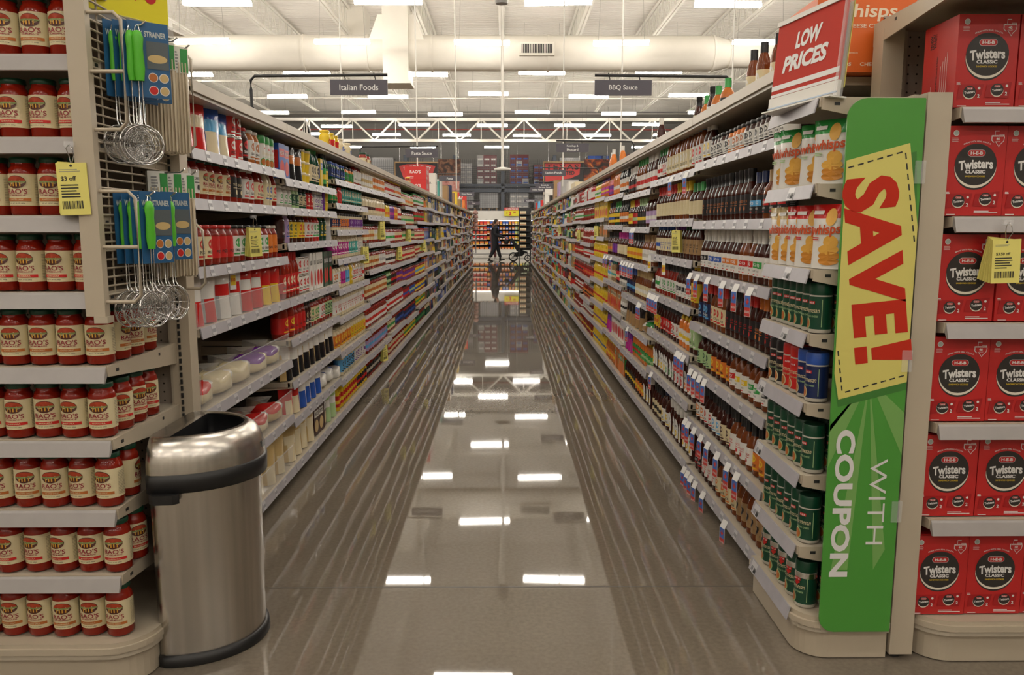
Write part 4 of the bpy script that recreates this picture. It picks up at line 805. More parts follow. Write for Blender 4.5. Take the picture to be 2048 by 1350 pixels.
for j, z in enumerate(SZ):
    s = su
    if j:
        mb = MB(); mb.box((XS, 2.53, z - .02), (1.27, 2.985, z), PLM); mb.box((XS - .012, 2.53, z - .026), (XS, 2.985, z + .004), BEIGE); s = ob('shelf', mb, su)
        mb = MB(); mb.prism([(XS - .008, z + .003), (1.27, z + .003), (1.27, z - .08), (1.12, z - .06), (XS - .008, z - .034)], 2.524, 2.531, BEIGE, MX); mb.box((1.025, 2.523, z - .022), (1.043, 2.532, z - .012), INK); ob('bracket', mb, s)
    mb = MB(); mb.prism([(XS - .016, z + .002), (XS - .012, z + .002), (XS - .024, z - .044), (XS - .028, z - .043)], 2.56 if j == 0 else 2.54, 2.98, CHAN, MX); ob('price_channel', mb, s)
    if j < 7:
        for y in ((2.93,) if j in (0, 1, 2, 3) else (2.72,)):
            mb = MB(); mb.prism([(XS - .017, z), (XS - .016, z), (XS - .0285, z - .042), (XS - .0295, z - .042)], y - .03, y + .03, TAGP, MX)
            for k in range(6): mb.prism([(XS - .0218, z - .018), (XS - .0285, z - .037), (XS - .0292, z - .037), (XS - .0225, z - .018)], y - .026 + k * .004, y - .024 + k * .004, INK, MX)
            mb.prism([(XS - .0218, z - .018), (XS - .0281, z - .035), (XS - .0288, z - .035), (XS - .0225, z - .018)], y + .004, y + .024, mat('tag grey print', (.25, .25, .27)), MX); ob('price_tag', mb, s)
def bagmesh(top, word, chip, body='W'):
    w, h, d = .135, .205, .055; B = MB(); nx, nz = 10, 14
    def dep(u, t): return d / 2 * (max(0, 1 - u ** 2) ** .8 * (1 - max(0, (t - .62) / .38) ** 1.5 * .95) + .02) * (1 - .25 * sin(11 * u + 7 * t) * .12)
    for sg_ in (-1, 1):
        v = []; f = []
        for j in range(nz + 1):
            for i in range(nx + 1):
                u, t = i / nx * 2 - 1, j / nz; v.append((u * w / 2 * (1 - .07 * sin(pi * t) - .10 * t), sg_ * dep(u, t), t * h))
        for j in range(nz):
            for i in range(nx): a = j * (nx + 1) + i; q = (a, a + 1, a + nx + 2, a + nx + 1); f.append(q if sg_ < 0 else q[::-1])
        s0 = len(B.m); B.add(v, f, pc(body, 1), True)
        for qi in range(len(f)):
            if (qi // nx) / nz > .74 and sg_ < 0 or (qi // nx) / nz > .93: B.m[s0 + qi] = B.mi(pc(top, 1))
    F = MB()
    def put(pts2, fs, m, l):
        F.add([(x, -dep(max(-1, min(1, x / (w / 2))), z / h) - .0012 * l, z) for x, z in pts2], fs, m)
    class Q(Print):
        def put(s, pts, f, m, lay): put(pts, f, m, lay)
    P = Q(F); cm = mat('crisp print', (.78, .42, .07), .45); cd = mat('crisp print dark', (.62, .25, .03), .45)
    P.ell(.018, .165, .018, .028, cm, 2, 16)
    for x, z, rx, rz in ((.012, .062, .034, .016), (.015, .042, .036, .014), (.012, .025, .034, .013), (.02, .085, .024, .022)): P.ell(x, z, rx, rz, cm if z > .05 else cd, 2, 16)
    P.text('whisps', 0, .122, .104, .042, mat('wordmark red orange', (.62, .08, .012), .4), 3, .03, .15, .06); P.hatch(-.05, .092, -.015, .104, pc(chip), 2, 3); P.rect(-.05, .174, -.01, .186, pc('W'), 3)
    return B.mesh('crisps_bag'), F.mesh('front_print')
gb, rb_, yb = bagmesh('G', 'whisps', 'e'), bagmesh('r', 'whisps', 'r'), bagmesh('q', 'whisps', 'q')
def crisps(ms, y, z, x, lab, rz, tilt=0):
    o = ob('crisps_bag', ms[0], None, (x, y, z)); o.rotation_euler = (tilt, 0, rz); ob('front_print', ms[1], o); tag(o, lab, 'crisps bag', 'bags of cheese crisps on the side unit')
R90 = -pi / 2
for y, x, l, r in ((2.93, 1.03, 'first green-topped bag from the barbecue shelves, behind', .5), (2.86, 1.035, 'second green-topped bag, fully in view at the shelf edge', .62), (2.72, 1.06, 'third green-topped bag, beside the fully visible one', .7), (2.60, 1.06, 'green-topped crisps bag half hidden by the green sign', .72)): crisps(gb, y, SZ[6] + .005, x, 'white cheese crisps pouch: ' + l, R90 + r, .05)
for ms, y, x, l, r in ((yb, 2.945, 1.03, 'gold-topped pouch, outermost on its shelf', .35), (yb, 2.86, 1.035, 'gold-topped pouch between another gold one and the red ones', .4), (rb_, 2.77, 1.035, 'red-topped pouch beside the gold-topped ones', .45), (rb_, 2.67, 1.035, 'red-topped pouch in the middle, fully in view', .6), (rb_, 2.56, 1.05, 'red-topped pouch half hidden by the green sign', .6)): crisps(ms, y, SZ[5] + .005, x, 'white cheese crisps ' + l, R90 + r, .04)
for j, n, cols in ((4, 7, ['ggge'] * 7), (3, 6, ['uuuu', 'rrrr', 'rrrr', 'kkkk', 'kkkk', 'kkkk']), (2, 6, ['ggge'] * 6), (1, 6, ['ggge'] * 6), (0, 5, ['ggge'] * 5)):
    for k in range(n):
        c = cols[k]; b = 'b' if c == 'uuuu' else c[0]
        if j == 3 and k == 1: c, b = 'uuuu', 'b'
        elif j == 3: c = ['', '', 'rrrr', 'rrrr', 'kkkk', 'kkkk'][k] or c; b = 'b' if c == 'uuuu' else c[0]
        key = ('shake', 'w', b, c[1], 'c' if c[0] != 'g' else 'e', 'big' if j == 0 else 'none', 'Parmesan')
        place(key, (XS + .044, 2.57 + k * (.43 / n) + .012, SZ[j] + .004), -pi / 2 + random.uniform(.3, .6), '%s cheese shaker, %s from the green sign, %s of the side unit' % ({'g': 'green', 'u': 'blue', 'r': 'red', 'k': 'black'}[c[0]], od(k + 1), {4: 'highest shaker shelf', 3: 'mixed-colour shelf', 2: 'third shelf up', 1: 'second shelf up', 0: 'base deck'}[j]), 'cheese shakers on the side unit', 1)
        if j in (0, 1, 2, 4) and k < 5: place(key, (XS + .125, 2.57 + k * (.43 / n) + .012, SZ[j] + .004), -pi / 2 + random.uniform(.3, .6), 'green cheese shaker behind the %s one from the green sign, %s' % (od(k + 1), {4: 'highest shaker shelf', 2: 'third shelf up', 1: 'second shelf up', 0: 'base deck'}[j]), 'cheese shakers on the side unit', 1.5)
# LOW PRICES sign on top of the side unit
o = empty('low_prices_sign', 'red sign reading LOW PRICES in a clear holder on the side unit', 'sign', (.985, 2.70, 1.852)); o.rotation_euler = (radians(-5), 0, radians(-90 + 12))
mb = MB(); mb.box((-.195, -.003, .052), (.195, .003, .30), RED); P = Print(mb, y0=-.003); P.text('LOW', .0, .225, .15, .055, WH, 2, .045, .2); P.text('PRICES', -.01, .155, .26, .055, WH, 2, .045, .2); P.rect(-.195, .075, .195, .092, WH, 2); P.rect(-.195, .052, .195, .062, WH, 2); ob('card', mb, o)
mb = MB(); mb.box((-.2, -.006, .0), (.2, .006, .05), WHITEM); mb.box((-.2, -.009, .012), (.2, -.006, .016), mat('holder line', (.45, .55, .7))); mb.box((-.2, -.008, .296), (.2, .008, .312), WHITEM); mb.box((.192, -.012, 0), (.2, .014, .31), CLEAR); mb.box((-.2, -.03, -.003), (.2, .03, .002), WHITEM); ob('holder', mb, o)
mb = MB(); mb.box((-.185, .02, .03), (.195, .022, .29), YEL); mb.box((-.185, .012, .0), (.19, .013, .29), CLEAR); ob('rear_card', mb, o)
# orange case above
ORC = mat('case orange', (.70, .13, .015), .45, noise=.03, scale=6)
o = empty('orange_case', 'orange cheese crisps shipping case on top of the shelving', 'case', (1.312, 3.19, 2.0145))
mb = MB(); mb.box((-.18, -.205, 0), (.18, .205, .262), ORC); ob('carton', mb, o)
LO = mat('case lettering', (.82, .68, .52), .5)
for a_ in (('whisps', .0, .208, .22, .06, .02, .1), ('CHEESE CRISPS', .0, .162, .17, .014, .01, 0), ('whisps.com', .09, .066, .05, .008, .01, 0), ('@whispssnacks', -.06, .068, .07, .008, .01, 0), ('whisps', -.085, .028, .075, .024, .02, .1), ('CHEESE CRISPS', .06, .028, .15, .013, .01, 0)):
    mb = MB(); Print(mb, y0=-.205).text(*a_[:5], LO, 2, a_[5], a_[6]); ob('lettering', mb, o)
mb = MB(); Q = Print(mb, M=Matrix.Rotation(-pi / 2, 4, 'Z'), y0=-.18); Q.rect(-.185, .11, -.06, .23, PAPER, 1); Q.bars(-.165, .14, -.09, .19, INK, 2, 10); Q.text('whisps', .06, .19, .07, .022, LO, 2, .02, .1); ob('side_lettering', mb, o)
# ---------------------------------------------------------------- coupon pads and local-goods shelf tags
def coupon(x, y, z, rz, w, h, lab, n=4, thick=.018, text='$3 off'):
    o = empty('coupon_pad', lab, 'coupon pad', (x, y, z), rz, 'yellow coupon pads on the shelves')
    mb = MB()
    for k in range(n): a = radians(-2 + k * 1.6); mb.box((-w / 2, k * thick / n, -h), (w / 2, k * thick / n + thick / n * .7, 0), YTAG, Matrix.Rotation(a, 4, 'Y') @ Matrix.Rotation(radians(1.5 * k), 4, 'X'))
    P = Print(mb); P.M = Matrix.Rotation(radians(-2), 4, 'Y')
    P.text(text, -w * .12, -.045, w * .5, None, INK, 1, .02); P.hatch(-w * .4, -h * .66, w * .25, -h * .38, INK, 5, 1, .4); P.bars(-w * .4, -h * .88, w * .3, -h * .73, INK, 1, 16); P.hatch(-w * .4, -h * .3 + .02, w * .3, -h * .1, mat('fine print grey', (.3, .3, .3)), 2, 1, .3); P.ell(0, -.008, .004, .004, INK, 1, 8); ob('pad', mb, o)
    mb = MB(); mb.tube([(0, .004, -.008), (.012, -.004, .02), (.008, -.004, .04), (0, -.002, .052), (-.008, -.004, .04), (-.004, .004, .02), (0, .004, -.008)], .0015, CHROME, 5); ob('wire_hook', mb, o)
    mb = MB(); mb.box((-.014, -.002, .045), (.014, .012, .06), CLEAR); ob('clip', mb, o)
coupon(-1.247, 2.325, 1.635, radians(6), .083, .148, 'yellow coupon pad hanging before the red sauce jars of the endcap', 5)
coupon(1.548, 2.44, 1.415, radians(-4), .085, .135, 'yellow coupon pad hanging before the red cookie boxes', 6, .035, '$3.50 off')
for x, y, z, h, lab in [(-1.19, 3.80, 1.45, .135, 'yellow coupon pad before the pizza sauce jars, first Italian bay'), (-1.19, 6.80, 1.29, .14, 'thin yellow coupon pad seen edge-on, third Italian bay'), (-1.19, 7.75, 1.51, .17, 'yellow coupon pad among red jars, fourth Italian bay'), (-1.19, 9.0, 1.24, .15, 'yellow coupon pad low among red jars, fifth Italian bay'), (-1.19, 9.9, 1.43, .15, 'slim yellow coupon pad, sixth Italian bay'), (-1.19, 11.7, 1.27, .15, 'yellow coupon pad, far end of the red jars'), (-1.19, 7.75, .30, .16, 'yellow coupon pad hanging by the bottom Italian shelf'),
                          (1.02, 4.75, 1.435, .13, 'yellow coupon pad before the cream-labelled bottles, second barbecue bay'), (1.02, 8.95, 1.47, .15, 'yellow coupon pad above the yellow mustard bottles'), (1.02, 11.1, 1.42, .15, 'yellow coupon pad among the ketchup bottles'), (1.02, 12.5, 1.2, .15, 'lower yellow coupon pad among the ketchup bottles'), (1.02, 14.9, 1.5, .16, 'yellow coupon pad beyond the ketchup bottles')]:
    coupon(x, y, z, (pi / 2 - .5 if x < 0 else -pi / 2 + .5), .075, h, lab)
for k in range(3):
    o = tag(ob('sale_flag', (lambda q: (q.box((-.03, 0, -.07), (.03, .002, 0), YTAG, Matrix.Rotation(radians(-25), 4, 'X')), q)[2 - 1])(MB()), None, (-1.262, 7.25 + k * .22, .085), pi / 2), 'small yellow flag tag on the bottom Italian shelf edge, %s of three' % ORD[k + 1], 'shelf tag', 'yellow flags on the bottom shelf')
TB = mat('tag blue', (.07, .17, .55), .4); TR = mat('tag red', (.62, .05, .04), .4)
tm = MB(); tm.box((-.022, -.0005, .0), (.022, .0005, .038), PAPER, Matrix.Rotation(radians(-26), 4, 'X')); tm.box((-.022, -.0005, -.088), (.022, .0005, 0), PAPER); P = Print(tm, y0=-.0005, eps=.0003)
P.rect(-.0205, -.05, .0205, -.001, TB, 1); P.rect(-.0205, -.086, .0205, -.05, TR, 1); P.text('GO LOCAL', 0, -.068, .034, .010, PAPER, 2, .03)
P.poly([(x * .6, -.026 + z * .6) for x, z in [(-.006, .022), (-.006, .006), (-.022, .004), (-.010, -.012), (.004, -.022), (.008, -.008), (.02, -.002), (.018, .008), (.006, .010), (.006, .022)]], TR, 2); tm = tm.mesh('shelf_tag')
i = 0
for bi, sj, ys in [(0, 4, (4.33, 4.17, 3.95, 3.67, 3.46, 3.26)), (0, 2, (4.25, 4.15, 4.05, 3.95)), (0, 1, (4.34, 4.26, 4.13, 3.98, 3.84, 3.66, 3.48, 3.34)), (0, 0, (4.33, 4.25, 4.17, 4.07, 3.90, 3.50)), (1, 6, (4.5, 4.9)), (1, 3, (5.55, 5.45, 5.36, 5.26)), (1, 2, (4.6, 4.52, 4.43)), (1, 1, (5.4,)), (2, 5, (6.4, 6.28)), (2, 4, (6.9, 6.75, 6.6, 6.45, 6.3)), (2, 3, (6.0, 5.92)), (3, 4, (8.1, 7.9, 7.6)), (2, 2, (6.5,))]:
    for q, y in enumerate(ys):
        tag(ob('shelf_tag', tm, None, (1.006, y, RH[bi][sj] - .038), -pi / 2 + .25), 'blue and red local-goods tag, %s along the %s shelf up, %s barbecue bay' % (od(len(ys) - q if False else q + 1), od(sj + 1), od(bi + 1)), 'shelf tag', 'blue and red shelf tags')
ym = MB(); ym.box((-.02, -.0005, -.08), (.02, .0005, .03), PAPER); P = Print(ym, y0=-.0005); P.rect(-.017, -.06, .017, -.015, pc('Y'), 1); P.text('$10', 0, -.036, .026, .018, pc('r'), 2, .03); ym = ym.mesh('price_flag')
for x, y, z, r, lab in [(-1.243, 3.62, 1.25, pi / 2 - .4, 'white and yellow price flag, first Italian bay'), (-1.243, 6.5, 1.18, pi / 2 - .4, 'white and yellow price flag, third Italian bay'), (1.012, 5.55, 1.23, -pi / 2 + .4, 'white and yellow price flag, second barbecue bay, farther one'), (1.012, 5.05, 1.23, -pi / 2 + .4, 'white and yellow price flag, second barbecue bay, nearer one')]:
    tag(ob('price_flag', ym, None, (x, y, z), r), lab, 'shelf tag')
# clear bins on the first Italian bay
for z, h in ((1.05, .10), (.715, .15), (.40, .14), (.10, .13)):
    o = empty('clear_bin', 'clear plastic bin front holding bags, %s shelf of the first Italian bay' % {1.05: 'fourth', .715: 'third', .40: 'second', .10: 'lowest'}[z], 'bin', (-1.215, 3.11, z + .004))
    mb = MB(); mb.add([(.0, 0, 0), (.0, 1.26, 0), (.012, 1.26, h), (.012, 0, h)], [(0, 1, 2, 3)], CLEAR); mb.box((.010, 0, h - .003), (.014, 1.26, h + .002), CLEAR); ob('front_panel', mb, o)
    mb = MB(); mb.box((-.3, 0, 0), (.0, .003, h), CLEAR); ob('end_panel', mb, o)
# ---------------------------------------------------------------- back of the store: dairy wall, stock racks, boards
RACK = mat('rack steel blue grey', (.10, .12, .16), .5); CAGE = mat('wire cage', (.12, .12, .13), .5)
cool = empty('cooler_case', 'white-fronted open cooler wall across the end of the aisle', 'cooler', (0, 41, 0))
mb = MB(); mb.box((-9, .0, 0), (9, .9, .34), WHITEM); mb.box((-9, -.03, .1), (9, 0, .16), mat('bumper grey', (.4, .39, .38))); ob('base', mb, cool)
mb = MB(); mb.box((-9, -.06, 1.84), (9, .9, 2.32), WHITEM); ob('header', mb, cool)
mb = MB(); mb.box((-9, .8, .3), (9, .9, 1.9), mat('cooler back', (.05, .05, .055), .6)); ob('back_panel', mb, cool)
CL = mat('cooler lamp', (1, .93, .82), .5, emit=4)
mb = MB(); mb.box((-9, .0, 1.80), (9, .05, 1.835), CL); ob('lamp_strip', mb, cool)
CZ = [.345, .60, .86, 1.12, 1.36, 1.60]
for z in CZ[1:]:
    mb = MB(); mb.box((-9, .03, z - .02), (9, .7, z - .005), BLACKP); sh = ob('shelf', mb, cool); mb = MB(); mb.box((-9, .02, z - .035), (-.95, .03, z), WHITEM); ob('price_channel', mb, sh)
crt = MB(); crt.box((-.085, -.08, 0), (.085, .08, .2), ORC); P = Print(crt, y0=-.08); P.rect(-.07, .03, .07, .09, WH, 1)
cm_ = {}
def cooler_item(c1, c2, w, h):
    k = (c1, c2, w, h)
    if k not in cm_:
        q = MB(); q.box((-w / 2, -.06, 0), (w / 2, .06, h), pc(c1)); P = Print(q, y0=-.06); P.rect(-w * .4, h * .1, w * .4, h * .4, pc(c2), 1); cm_[k] = q.mesh('food_carton')
    return cm_[k]
rc = random.Random(5)
for j, z in enumerate(CZ):
    x = -2.0; n = 0
    while x < 1.15:
        n += 1
        if x < -.98: c = rc.choice(['Or', 'rW', 'rO', 'OW']) if j > 1 else rc.choice(['OY', 'OW', 'Oc']); w = .145 if j > 1 else .2
        else: c = rc.choice(['OW', 'hW', 'OY', 'bO', 'bW']) if x < .4 else rc.choice(['eW', 'YW', 'eY']); w = .125
        tag(ob('food_carton', cooler_item(c[0], c[1], w, .165 if j else .13), None, (x + w / 2, 41.12, z)), '%s food carton, %s from the end on the %s cooler shelf' % (NAMES[c[0]], od(n), od(j + 1)), 'carton', 'cartons in the cooler wall'); x += w + .035
o = empty('price_banner', 'red and yellow LOW PRICES banner over the cooler', 'sign', (.36, 40.8, 2.05))
mb = MB(); mb.box((-.40, -.01, 0), (.40, .01, .28), mat('bright yellow card', (.85, .75, .02), .4)); P = Print(mb, y0=-.01, eps=.002); P.text('$', -.26, .15, None, .1, pc('r'), 1, .03); P.text('2', -.1, .13, None, .19, pc('r'), 1, .05); P.text('98', .12, .18, None, .1, pc('r'), 1, .03); ob('price_card', mb, o)
mb = MB(); mb.box((-.40, -.01, .285), (.40, .01, .43), pc('r')); P = Print(mb, y0=-.01, eps=.002); P.text('LOW PRICES', 0, .355, .62, .075, WH, 1, .03); ob('heading', mb, o)
mb = MB()
for x in (-.25, .25): mb.tube([(x, 0, .42), (x, 0, 5.3)], .005, CHROME, 4)
ob('hanging_wire', mb, o)
# pallet racking above and behind the cooler
rk = empty('pallet_rack', 'blue-grey steel pallet racking with wire guards above the cooler', 'rack', (0, 42.2, 0))
for x in (-14, -11, -8.1, -5.2, -2.6, -.12, 2.6, 5.2, 8.1, 11, 14):
    mb = MB(); mb.box((x - .09, -.1, 0), (x + .09, .1, 5.2), RACK); mb.box((x - .06, 1.1, 0), (x + .06, 1.25, 5.2), RACK); ob('upright', mb, rk)
for z, h in ((2.2, .14), (3.32, .16), (3.62, .12)):
    mb = MB(); mb.box((-15, -.1, z), (15, -.02, z + h), RACK); mb.box((-15, 1.15, z), (15, 1.22, z + h), RACK); ob('beam_rail', mb, rk)
mb = MB(); mb.box((-15, -.05, 3.55), (15, 1.2, 3.60), RACK); mb.box((-15, -.05, 2.32), (15, 1.2, 2.36), RACK); ob('deck', mb, rk)
mb = MB()
for i in range(int(30 / .1)): x = -15 + i * .1; mb.box((x - .006, -.22, 2.3), (x + .006, -.208, 5.0), CAGE)
for i in range(27): z = 2.3 + i * .1; mb.box((-15, -.222, z - .006), (15, -.21, z + .006), CAGE)
ob('wire_mesh', mb, rk)
WRAP = mat('shrink-wrapped goods', (.42, .40, .40), .25, noise=.25, scale=3)
pall = MB()
for z in (0, .10): 
    for k in range(5): pall.box((-.5 + k * .21, -.5, z), (-.5 + k * .21 + .12, .5, z + .02), pc('n'))
for x in (-.45, 0, .37): pall.box((x, -.5, .02), (x + .08, .5, .10), pc('n'))
pall = pall.mesh('pallet')
def load(x, z, w, h, c, cc, lab):
    o = empty('pallet_load', lab, 'pallet load', (x, 42.75, z), 0, 'loaded pallets on the stock racks'); ob('pallet', pall, o); n = max(2, int(h / .28)); nw = 2 if w < .9 else 3
    mb = MB(); mb.box((-w / 2 + .01, -.44, .12), (w / 2 - .01, .44, h - .02), WRAP if cc == 's' else pc(c)); ob('wrapped_core', mb, o)
    for j in range(n):
        for i in range(nw):
            q = MB(); a = -w / 2 + i * w / nw; q.box((a + .006, -.46, .125 + j * (h - .12) / n), (a + w / nw - .006, -.3, .115 + (j + 1) * (h - .12) / n), pc(c) if rc.random() > .15 else WRAP)
            P = Print(q, y0=-.46); P.rect(a + .05, .17 + j * (h - .12) / n, a + w / nw - .05, .25 + j * (h - .12) / n, pc(cc), 2); ob('case', q, o)
MAR = 'R'
load(-.95, 3.6, 1.05, 1.62, 'M', 'W', 'pallet of maroon drink cases over the aisle, beside the grey upright'); load(.75, 3.6, 1.0, 1.66, 'M', 'b', 'pallet of maroon drink cases over the aisle, past the grey upright'); load(1.95, 3.6, .9, 1.15, 'M', 'b', 'low pallet of maroon cases behind the red Texas board')
load(-2.2, 3.6, .95, 1.2, 's', 'W', 'pallet of shrink-wrapped white packs behind the meat picture'); load(-6.4, 3.6, 1.1, 1.5, 's', 's', 'grey wrapped pallet above the Italian shelving, nearer the middle'); load(-8.8, 3.6, 1.1, 1.4, 's', 's', 'grey wrapped pallet above the Italian shelving, outer one')
load(3.4, 3.6, 1.1, 1.5, 's', 'W', 'wrapped white pallet behind the ketchup sign'); load(4.9, 3.6, 1.1, 1.6, 'b', 's', 'pallet of blue packs behind the flame picture'); load(6.9, 3.6, 1.1, 1.7, 'M', 's', 'pallet behind the orange bottles on the barbecue top shelf')
load(-.85, 2.36, 1.0, .92, 's', 's', 'lower wrapped pallet just above the cooler, beside the upright'); load(.75, 2.36, 1.0, .9, 's', 'W', 'lower wrapped pallet just above the cooler, past the upright'); load(-2.0, 2.36, .7, .9, 's', 's', 'lower wrapped pallet behind the rice sign'); load(1.95, 2.36, .8, .8, 's', 's', 'lower wrapped pallet behind the Indian foods sign')
# painted boards hung before the racks
def photo_mat(key, cols, sc, seed):
    m = bpy.data.materials.new(key); m.use_nodes = True; nt = m.node_tree; b = nt.nodes['Principled BSDF']
    t = nt.nodes.new('ShaderNodeTexCoord'); mp = nt.nodes.new('ShaderNodeMapping'); mp.inputs['Location'].default_value = (seed, 0, seed); n = nt.nodes.new('ShaderNodeTexNoise'); n.inputs['Scale'].default_value = sc; n.inputs['Detail'].default_value = 5; n.inputs['Distortion'].default_value = 1.5
    r = nt.nodes.new('ShaderNodeValToRGB'); r.color_ramp.elements[0].position = .35; r.color_ramp.elements[0].color = (*cols[0], 1); r.color_ramp.elements[1].position = .68; r.color_ramp.elements[1].color = (*cols[-1], 1)
    for i, c in enumerate(cols[1:-1]): e = r.color_ramp.elements.new(.35 + .33 * (i + 1) / (len(cols) - 1)); e.color = (*c, 1)
    nt.links.new(t.outputs['Object'], mp.inputs[0]); nt.links.new(mp.outputs[0], n.inputs['Vector']); nt.links.new(n.outputs[0], r.inputs[0]); nt.links.new(r.outputs[0], b.inputs['Base Color']); return m
BLK = mat('board black', (.02, .018, .02), .5); WOODF = mat('pale wood frame', (.45, .28, .13), .5)
def board(name, lab, x0, x1, z0, z1, y=39.6, m=BLK, frame=True):
    o = empty(name, lab, 'board', (0, y, 0)); mb = MB(); mb.box((x0, -.02, z0), (x1, .02, z1), m); P = Print(mb, y0=-.02, eps=.003); o2 = ob('panel', mb, o) if not frame else None
    if frame: f = MB(); f.box((x0 - .04, -.04, z1), (x1 + .04, .03, z1 + .06), WOODF); f.box((x0 - .05, -.04, z0), (x0, .03, z1), WOODF); ob('frame', f, o)
    w = MB()
    for x in (x0 + .2, x1 - .2): w.tube([(x, 0, z1), (x, 0, 7.33)], .006, CHROME, 4)
    ob('hanging_wire', w, o); return o, mb, P
k_ = .0250
def bx(px): return (px - 1010) * k_ * .99
def bz(py): return 1.45 + (456 - py) * k_ * .985
o, mb, P = board('meat_board', 'black wood-framed board with red banner reading TENDER and TASTY', bx(793), bx(876), bz(420), bz(328))
cx = bx(836); P.poly([(bx(800), bz(334)), (bx(815), bz(330.5)), (cx, bz(329.5)), (bx(857), bz(330.5)), (bx(872), bz(334)), (bx(864), bz(356)), (bx(808), bz(356))], pc('r'), 1); P.text('TENDER & TASTY', cx, bz(336), 1.35, .17, WH, 2, .03, 0, 0, .08)
ob('panel', mb, o)
MEAT = photo_mat('meat picture', [(.02, .012, .01), (.10, .03, .015), (.26, .12, .06), (.03, .015, .01)], 2.2, 3); RAW = photo_mat('raw meat picture', [(.22, .05, .04), (.5, .2, .17), (.6, .38, .33)], 2.5, 9); FLAME = photo_mat('flame picture', [(.02, .012, .012), (.05, .02, .015), (.3, .04, .01), (.7, .22, .03)], 2.0, 5)
for nm, lab, a, b, c, d, m in [('meat_picture', 'large picture of grilled meat hung beside the tender and tasty board', 877, 922, 356, 320, MEAT), ('raw_meat_picture', 'large picture of raw meat hung under the grilled meat picture', 880, 919, 395, 357, RAW), ('flame_picture', 'large picture of flames and roast meat behind the ketchup shelves', 1167, 1218, 362, 320, FLAME)]:
    o = empty(nm, lab, 'picture', (0, 39.7, 0)); q = MB(); q.box((bx(a), -.02, bz(c)), (bx(b), .02, bz(d)), m); ob('panel', q, o); w = MB()
    for x in (bx(a) + .1, bx(b) - .1): w.tube([(x, .03, bz(d) - .1), (x, .03, 7.33)], .006, CHROME, 4)
    ob('hanging_wire', w, o)
o, mb, P = board('texas_board', 'black wood-framed board with red panel reading TEXAS', bx(1088), bx(1166), bz(420), bz(327))
P.poly([(bx(1090), bz(329)), (bx(1160), bz(329)), (bx(1158), bz(350)), (bx(1140), bz(358)), (bx(1108), bz(362)), (bx(1090), bz(366))], pc('r'), 1); P.text('TEXAS', bx(1124), bz(335.5), 1.62, .26, BLK, 2, .02, 0, 0, 0, 1.15); P.text('CRAFTED', bx(1128), bz(347), 1.0, .2, BLK, 2, .03); P.text('GRILL', bx(1128), bz(370), .9, .22, WH, 2, .03); ob('panel', mb, o)
# red cases and other cartons on the top shelves, farther down
def case(x, y, z, w, d, h, c, text, lab, tc=None, n=1):
    o = ob('shipping_case', (lambda q: (q.box((-w / 2, -d / 2, 0), (w / 2, d / 2, h), pc(c)), q)[1])(MB()), None, (x, y, z)); q = MB(); P = Print(q, y0=-d / 2); Q = Print(q, M=Matrix.Rotation(pi / 2 if x < 0 else -pi / 2, 4, 'Z'), y0=-w / 2)
    for p_, ww in ((P, w), (Q, d)):
        if text: p_.text(text, 0, h * .6, ww * .5, None, tc or PAPER, 2, .02)
        p_.hatch(-ww * .4, h * .12, ww * .1, h * .3, tc or PAPER, 2, 2, .3)
    ob('print', q, o); tag(o, lab, 'case', 'cases on the top shelves')
XL, ZL = -1.42, 1.982
case(XL, 13.0, ZL, .34, .55, .22, 'r', "RAO'S", 'lower red shipping case on the Italian top shelf'); case(XL, 13.0, ZL + .222, .34, .5, .21, 'r', "RAO'S", 'upper red shipping case on the Italian top shelf')
for i, (y, w, d, h, c, t, lab) in enumerate([(14.3, .3, .35, .42, 'W', 'PASTA', 'white case behind the red ones on the Italian top shelf'), (15.2, .25, .3, .34, 't', '', 'teal case after the white one on the Italian top shelf'), (16.0, .22, .3, .42, 'W', '', 'narrow white case after the teal one'), (17.3, .3, .4, .36, 'n', '', 'brown kraft case before the navy box'), (18.3, .3, .4, .42, 'u', 'PASTA', 'navy case on the Italian top shelf'), (19.3, .3, .4, .3, 'n', '', 'kraft case past the navy one'), (21.0, .24, .35, .4, 'Y', '', 'yellow case leaning high on the Italian top shelf'), (22.2, .3, .4, .25, 'n', '', 'low kraft case past the yellow one'), (22.5, .3, .6, .28, 'W', '', 'white sacks case far along the Italian top shelf'), (24.5, .3, .5, .3, 'O', '', 'orange case at the far end of the Italian top shelf')]): case(XL + .05, y, ZL, w, d, h, c, t, lab, INK)
XRR, ZR = 1.25, 2.012
for i, (y, w, d, h, c, t, lab) in enumerate([(12.5, .32, .7, .13, 'a', '', 'first stack of ivory packs on the barbecue top shelf'), (13.6, .32, .5, .2, 'W', '', 'white packs after the ivory ones, barbecue top shelf'), (15.2, .3, .5, .33, 's', '', 'silver printed case on the barbecue top shelf'), (16.2, .3, .5, .34, 'l', '', 'lilac printed case on the barbecue top shelf'), (17.6, .32, .4, .46, 'n', '', 'tall kraft case on the barbecue top shelf'), (19.2, .3, .4, .2, 'k', '', 'small black case between kraft and ginger cases'), (21.5, .34, .9, .46, 'W', 'ginger', 'white case printed ginger on the barbecue top shelf'), (24.0, .3, .5, .25, 'r', '', 'red pack far along the barbecue top shelf'), (26.0, .3, .5, .28, 'L', '', 'sky-blue pack far along the barbecue top shelf'), (28.0, .3, .5, .3, 'r', '', 'last scarlet pack on the barbecue top shelf')]): case(XRR - .03, y, ZR, w, d, h, c, t, lab, INK)
